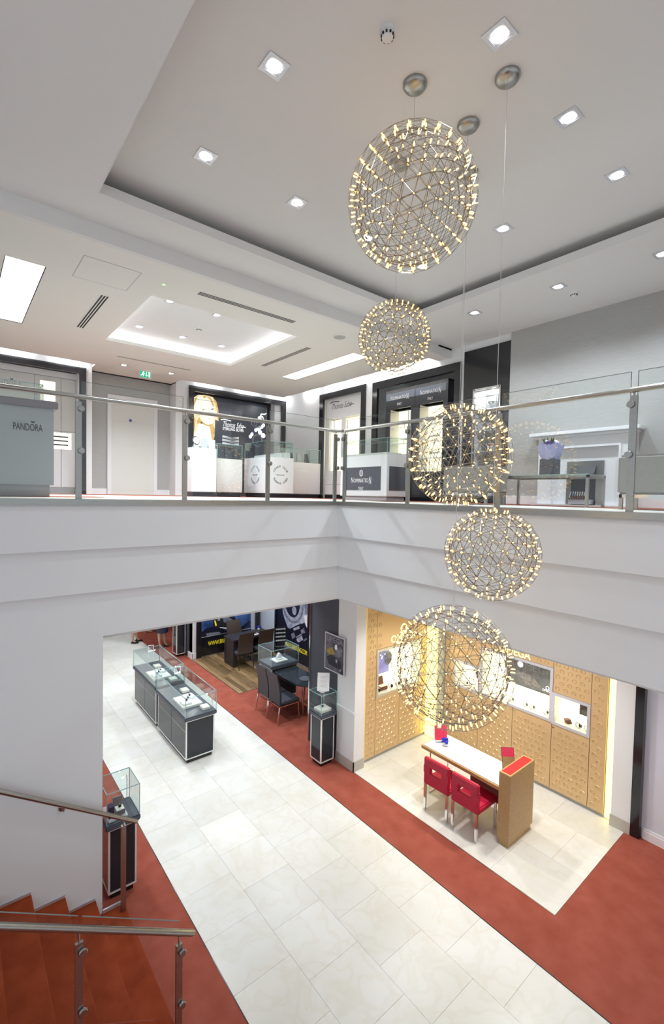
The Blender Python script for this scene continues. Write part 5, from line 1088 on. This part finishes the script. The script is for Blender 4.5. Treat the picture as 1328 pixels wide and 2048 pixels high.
# fireplace
Xp = XW-.02; Fp = lambda x, y: (lambda p: (p.y, p.z))(onx(980+x/3.816, 720+y/3.816, Xp-.10))
t = thing('fireplace', 'white fireplace surround with mantel and steel framed firebox', 'fireplace', (Xp-.1, 3.2, ZF))
yL, yR = Fp(372, 800)[0], Fp(1110, 800)[0]; zm = Fp(700, 580)[1]; iL, iR = Fp(480, 800)[0], Fp(985, 800)[0]; zi = Fp(985, 650)[1]
mantel0, mantel1 = Fp(325, 590)[0], Fp(1168, 540)[0]
obj('side_pilaster', B(Xp-.12, Xp, iL, yL, ZF, zm), paint, t); obj('side_pilaster', B(Xp-.12, Xp, yR, iR, ZF, zm), paint, t); obj('frieze', B(Xp-.12, Xp, iR, iL, zi, zm), paint, t)
obj('mantel', B(Xp-.22, Xp, mantel1, mantel0, zm+.03, zm+.085), paint, t, bevel=.008); obj('mantel_moulding', B(Xp-.17, Xp, mantel1+.05, mantel0-.05, zm-.01, zm+.03), paint, t, bevel=.008)
obj('inner_moulding', MB().box(Xp-.14, Xp-.12, iR-.03, iL+.03, zi, zi+.03).box(Xp-.14, Xp-.12, iR-.03, iR, ZF, zi).box(Xp-.14, Xp-.12, iL, iL+.03, ZF, zi), paint, t)
fL, fR = Fp(580, 900)[0], Fp(860, 900)[0]; fz = Fp(860, 765)[1]; bL, bR = fL-.07, fR+.10
obj('back_panel', B(Xp-.06, Xp-.03, iR, iL, ZF, zi), paint, t)
obj('steel_surround', MB().box(Xp-.08, Xp-.06, bL, fL, ZF, fz).box(Xp-.08, Xp-.06, fR, bR, ZF, fz).box(Xp-.08, Xp-.06, bR, bL, fz-.09, fz), steel, t); obj('firebox', B(Xp-.065, Xp-.055, bR, bL, ZF, fz-.09), fire, t)
zh0, zh1 = Fp(700, 870)[1], Fp(700, 800)[1]; obj('hood', MB().prism([(Xp-.16, bR, zh0), (Xp-.07, bR, zh1), (Xp-.07, bR, zh0)], (0, bL-bR, 0)), fire, t)
bs = obj('fire_basket', B(Xp-.20, Xp-.07, bR+.02, bL-.02, ZF+.03, ZF+.10), alu, t)
for k in range(8): y_ = bR+.06+(bL-bR-.12)*k/7; obj('basket_bar', MB().path([(Xp-.21, y_, ZF+.10), (Xp-.225, y_, ZF+.15), (Xp-.20, y_, ZF+.21)], .012, 6), chrome, bs)
obj('basket_rail', B(Xp-.215, Xp-.195, bR+.03, bL-.03, ZF+.095, ZF+.115), black, bs); obj('hearth', B(Xp-.30, Xp, yR-.02, yL+.02, ZF-.003, ZF+.02), paint, t)
# glass coffee table with wrapped bouquet
tx0, tx1 = 6.30, 6.85; ty0 = onz(1218, 952, ZF+.44).y if 0 else 2.50; ty1 = 3.75; zt4 = ZF+.42
t = thing('glass_coffee_table', 'steel framed glass coffee table before the fireplace', 'table', (6.45, 3.1, ZF)); obj('glass_top', B(tx0, tx1, ty0, ty1, zt4, zt4+.012), mat('green_glass_top', (.30, .42, .40), .05, noise=(3, .05), spec=.6), t)
mb = MB().box(tx0, tx1, ty0, ty0+.03, zt4-.035, zt4).box(tx0, tx1, ty1-.03, ty1, zt4-.035, zt4).box(tx0, tx0+.03, ty0, ty1, zt4-.035, zt4).box(tx1-.03, tx1, ty0, ty1, zt4-.035, zt4); obj('frame', mb, steel, t)
for x_ in (tx0, tx1-.035):
    for y_ in (ty0, ty1-.035): obj('leg', B(x_, x_+.035, y_, y_+.035, ZF-.003, zt4-.035), steel, t)
bx_, by_ = 6.46, 3.08; t = thing('wrapped_bouquet', 'bouquet in lilac wrapping and a dark cube pot on the glass table', 'bouquet', (bx_, by_, zt4+.012)); zb_ = zt4+.012
obj('pot', B(bx_-.10, bx_+.10, by_-.10, by_+.10, zb_, zb_+.22), slatep, t, bevel=.005)
mb = MB(); n_ = 22; pr_ = [(.10, .21), (.13, .27), (.155, .36), (.165, .42)]
for r_, h_ in pr_:
    for k in range(n_): a = 2*math.pi*k/n_; q = r_*(1+.10*math.cos(a*7+h_*9)); mb.v.append(Vector((bx_+q*math.cos(a), by_+q*math.sin(a), zb_+h_+.02*math.sin(a*5)*(h_ > .4))))
for m_ in range(3):
    for k in range(n_): j = (k+1) % n_; mb.f.append((m_*n_+k, m_*n_+j, (m_+1)*n_+j, (m_+1)*n_+k))
obj('lilac_wrap', mb, lilac, t, smooth=True)
random.seed(3)
for m_, nm, cnt in ((violet, 'violet_bloom', 7), (printw, 'white_bloom', 6)):
    for _ in range(cnt): a, r_ = random.uniform(0, 6.28), random.uniform(.02, .11); obj(nm, MB().ball((bx_+r_*math.cos(a), by_+r_*math.sin(a), zb_+.42+random.uniform(0, .05)), .028, 8, (1, 1, .7)), m_, t, smooth=True)
for _ in range(9): a = random.uniform(0, 6.28); c_ = Vector((bx_+.07*math.cos(a), by_+.07*math.sin(a), zb_+.42)); obj('leaf', MB().prism([c_, c_+Vector((.02*math.cos(a+1), .02*math.sin(a+1), .04)), c_+Vector((.05*math.cos(a), .05*math.sin(a), .10)), c_+Vector((.02*math.cos(a-1), .02*math.sin(a-1), .04))], (.002, .002, .001)), greenl, t)
# grey benches
def bench(label, x0, x1, y0, y1, h0=.20, h1=.64):
    t = thing('upholstered_bench', label, 'bench', ((x0+x1)/2, (y0+y1)/2, ZF), 'grey upholstered benches'); obj('seat_block', B(x0, x1, y0, y1, ZF+h0, ZF+h1), greyup, t, bevel=.03, seg=3)
    mb = MB().box(x0+.02, x1-.02, y0+.02, y0+.05, ZF+h0-.035, ZF+h0+.005).box(x0+.02, x1-.02, y1-.05, y1-.02, ZF+h0-.035, ZF+h0+.005).box(x0+.02, x0+.05, y0, y1, ZF+h0-.035, ZF+h0+.005); obj('frame', mb, chrome, t)
    for x_ in (x0+.02, x1-.055):
        for y_ in (y0+.02, y1-.055): obj('leg', B(x_, x_+.035, y_, y_+.035, ZF-.003, ZF+h0-.03), steel, t)
p = onz(1236, 1016, ZF); by1 = onx(1234, 955, 5.75).y
bench('grey upholstered bench at the right edge behind the balustrade', 5.75, 6.3, by1-1.2, by1, .16, .60)
bench('grey upholstered bench half hidden behind the third wire globe', 5.7, 6.25, onx(975, 950, 5.7).y, onx(885, 950, 5.7).y, .16, .55)

# ================================================================== PEOPLE FAR BACK ON THE GROUND FLOOR
def skin_mesh(name, V, E_, Rr, material, parent):
    me = bpy.data.meshes.new(name); me.from_pydata(V, E_, []); o = bpy.data.objects.new(name, me); COL.objects.link(o)
    md = o.modifiers.new('s', 'SKIN'); sv = me.skin_vertices[0].data
    for k, r_ in enumerate(Rr): sv[k].radius = (r_, r_) if not isinstance(r_, tuple) else r_; sv[k].use_root = (k == 0)
    o.modifiers.new('d', 'SUBSURF').levels = 2; bpy.context.view_layer.update()
    m2 = bpy.data.meshes.new_from_object(o.evaluated_get(bpy.context.evaluated_depsgraph_get())); bpy.data.objects.remove(o)
    m2.materials.clear(); m2.materials.append(material); m2.polygons.foreach_set('use_smooth', [True]*len(m2.polygons))
    r2 = link(name, m2, parent); return r2
def person(label, loc, rz, top=navy, hairc=hairm, skirt_len=.50, step=.06, shoe=black, skirt=navy):
    t = thing('person', label, 'person', (0, 0, 0), 'shop staff seen below the balcony')   # faces +x
    V = [(0, 0, .92), (0, 0, 1.08), (0, 0, 1.25), (0, 0, 1.38), (.01, 0, 1.46), (.015, 0, 1.53), (.02, 0, 1.62)]; Rr = [(.15, .11), (.115, .09), (.14, .10), (.13, .085), .05, (.07, .085), (.07, .08)]
    E_ = [(0, 1), (1, 2), (2, 3), (3, 4), (4, 5), (5, 6)]
    for s_ in (-1, 1):
        b = len(V); f = step*s_
        V += [(f*.1, s_*.085, .84), (f*.5, s_*.085, .50), (f*.6-.03, s_*.085, .36), (f, s_*.085, .10), (f+.05, s_*.088, .05), (f+.13, s_*.09, .025)]; Rr += [.085, .058, .055, .034, .034, .028]; E_ += [(0, b)]+[(b+k, b+k+1) for k in range(5)]
        b = len(V); V += [(0, s_*.18, 1.36), (-.01, s_*.23, 1.12), (.10, s_*.20, .93), (.15, s_*.17, .89), (.20, s_*.15, .87)]; Rr += [.052, .042, .030, .030, .022]; E_ += [(3, b)]+[(b+k, b+k+1) for k in range(4)]
        hnd = b+3; b = len(V)
        for k in range(4): V += [(.21, s_*(.165-.018*k), .855), (.235, s_*(.165-.018*k), .825)]; Rr += [.008, .007]; E_ += [(hnd, b+2*k), (b+2*k, b+2*k+1)]
    skin_mesh('body', V, E_, Rr, skin, t)
    z0 = .92-skirt_len+.05
    obj('skirt', MB().lathe((0, 0, 0), [(.155, z0), (.165, z0+.15), (.185, .80), (.175, .90), (.14, 1.02)], 20), skirt, t, smooth=True)
    obj('jacket', MB().lathe((0, 0, 0), [(.185, .88), (.155, 1.0), (.14, 1.08), (.165, 1.25), (.155, 1.36), (.07, 1.45)], 20), top, t, smooth=True)
    for s_ in (-1, 1):
        obj('sleeve', MB().path([(0, s_*.15, 1.38), (0, s_*.19, 1.33), (-.01, s_*.235, 1.12), (.09, s_*.205, .95)], [.06, .062, .052, .045], 10), top, t, smooth=True)
        f = step*s_; sh = obj('shoe', MB().path([(f-.035, s_*.085, .065), (f+.03, s_*.087, .04), (f+.10, s_*.089, .026), (f+.165, s_*.09, .018)], [.040, .040, .040, .018], 10), shoe, t, smooth=True); obj('heel', MB().tube((f-.04, s_*.085, .06), (f-.045, s_*.085, 0), .018, 8, .008), shoe, sh)
    obj('hair', MB().lathe((-.005, 0, 1.44), [(.10, -.02), (.105, .10), (.105, .20), (.085, .27), (.03, .305)], 18), hairc, t, smooth=True)
    for s_ in (-1, 1): obj('eye', MB().ball((.098, s_*.032, 1.615), .011, 8), printb, t)
    obj('nose', MB().prism([(.095, -.012, 1.575), (.095, .012, 1.575), (.12, 0, 1.578), (.10, 0, 1.61)], (.004, 0, .002)), skin, t); obj('mouth', B(.088, .100, -.022, .022, 1.545, 1.553), redp, t)
    t.location = loc; t.rotation_euler = (0, 0, rz); LOC[t.name] = Vector(loc); return t
person('person in black heels standing on the pale stone aisle', (4.32, 14.72, 0), -.25, top=black, skirt=black, skirt_len=.42)
person('person in a navy skirt standing on the carpet by the far pedestal case', (4.86, 13.85, 0), -1.2, skirt_len=.52, step=.02, shoe=espresso)
p = onz(302, 1263, 0); person('person in tan shoes far back on the red carpet', (p.x, p.y, 0), -.6, top=slatep, skirt=slatep, shoe=mat('tan_shoe', (.40, .28, .18), .5, noise=(9, .1)), step=.10)
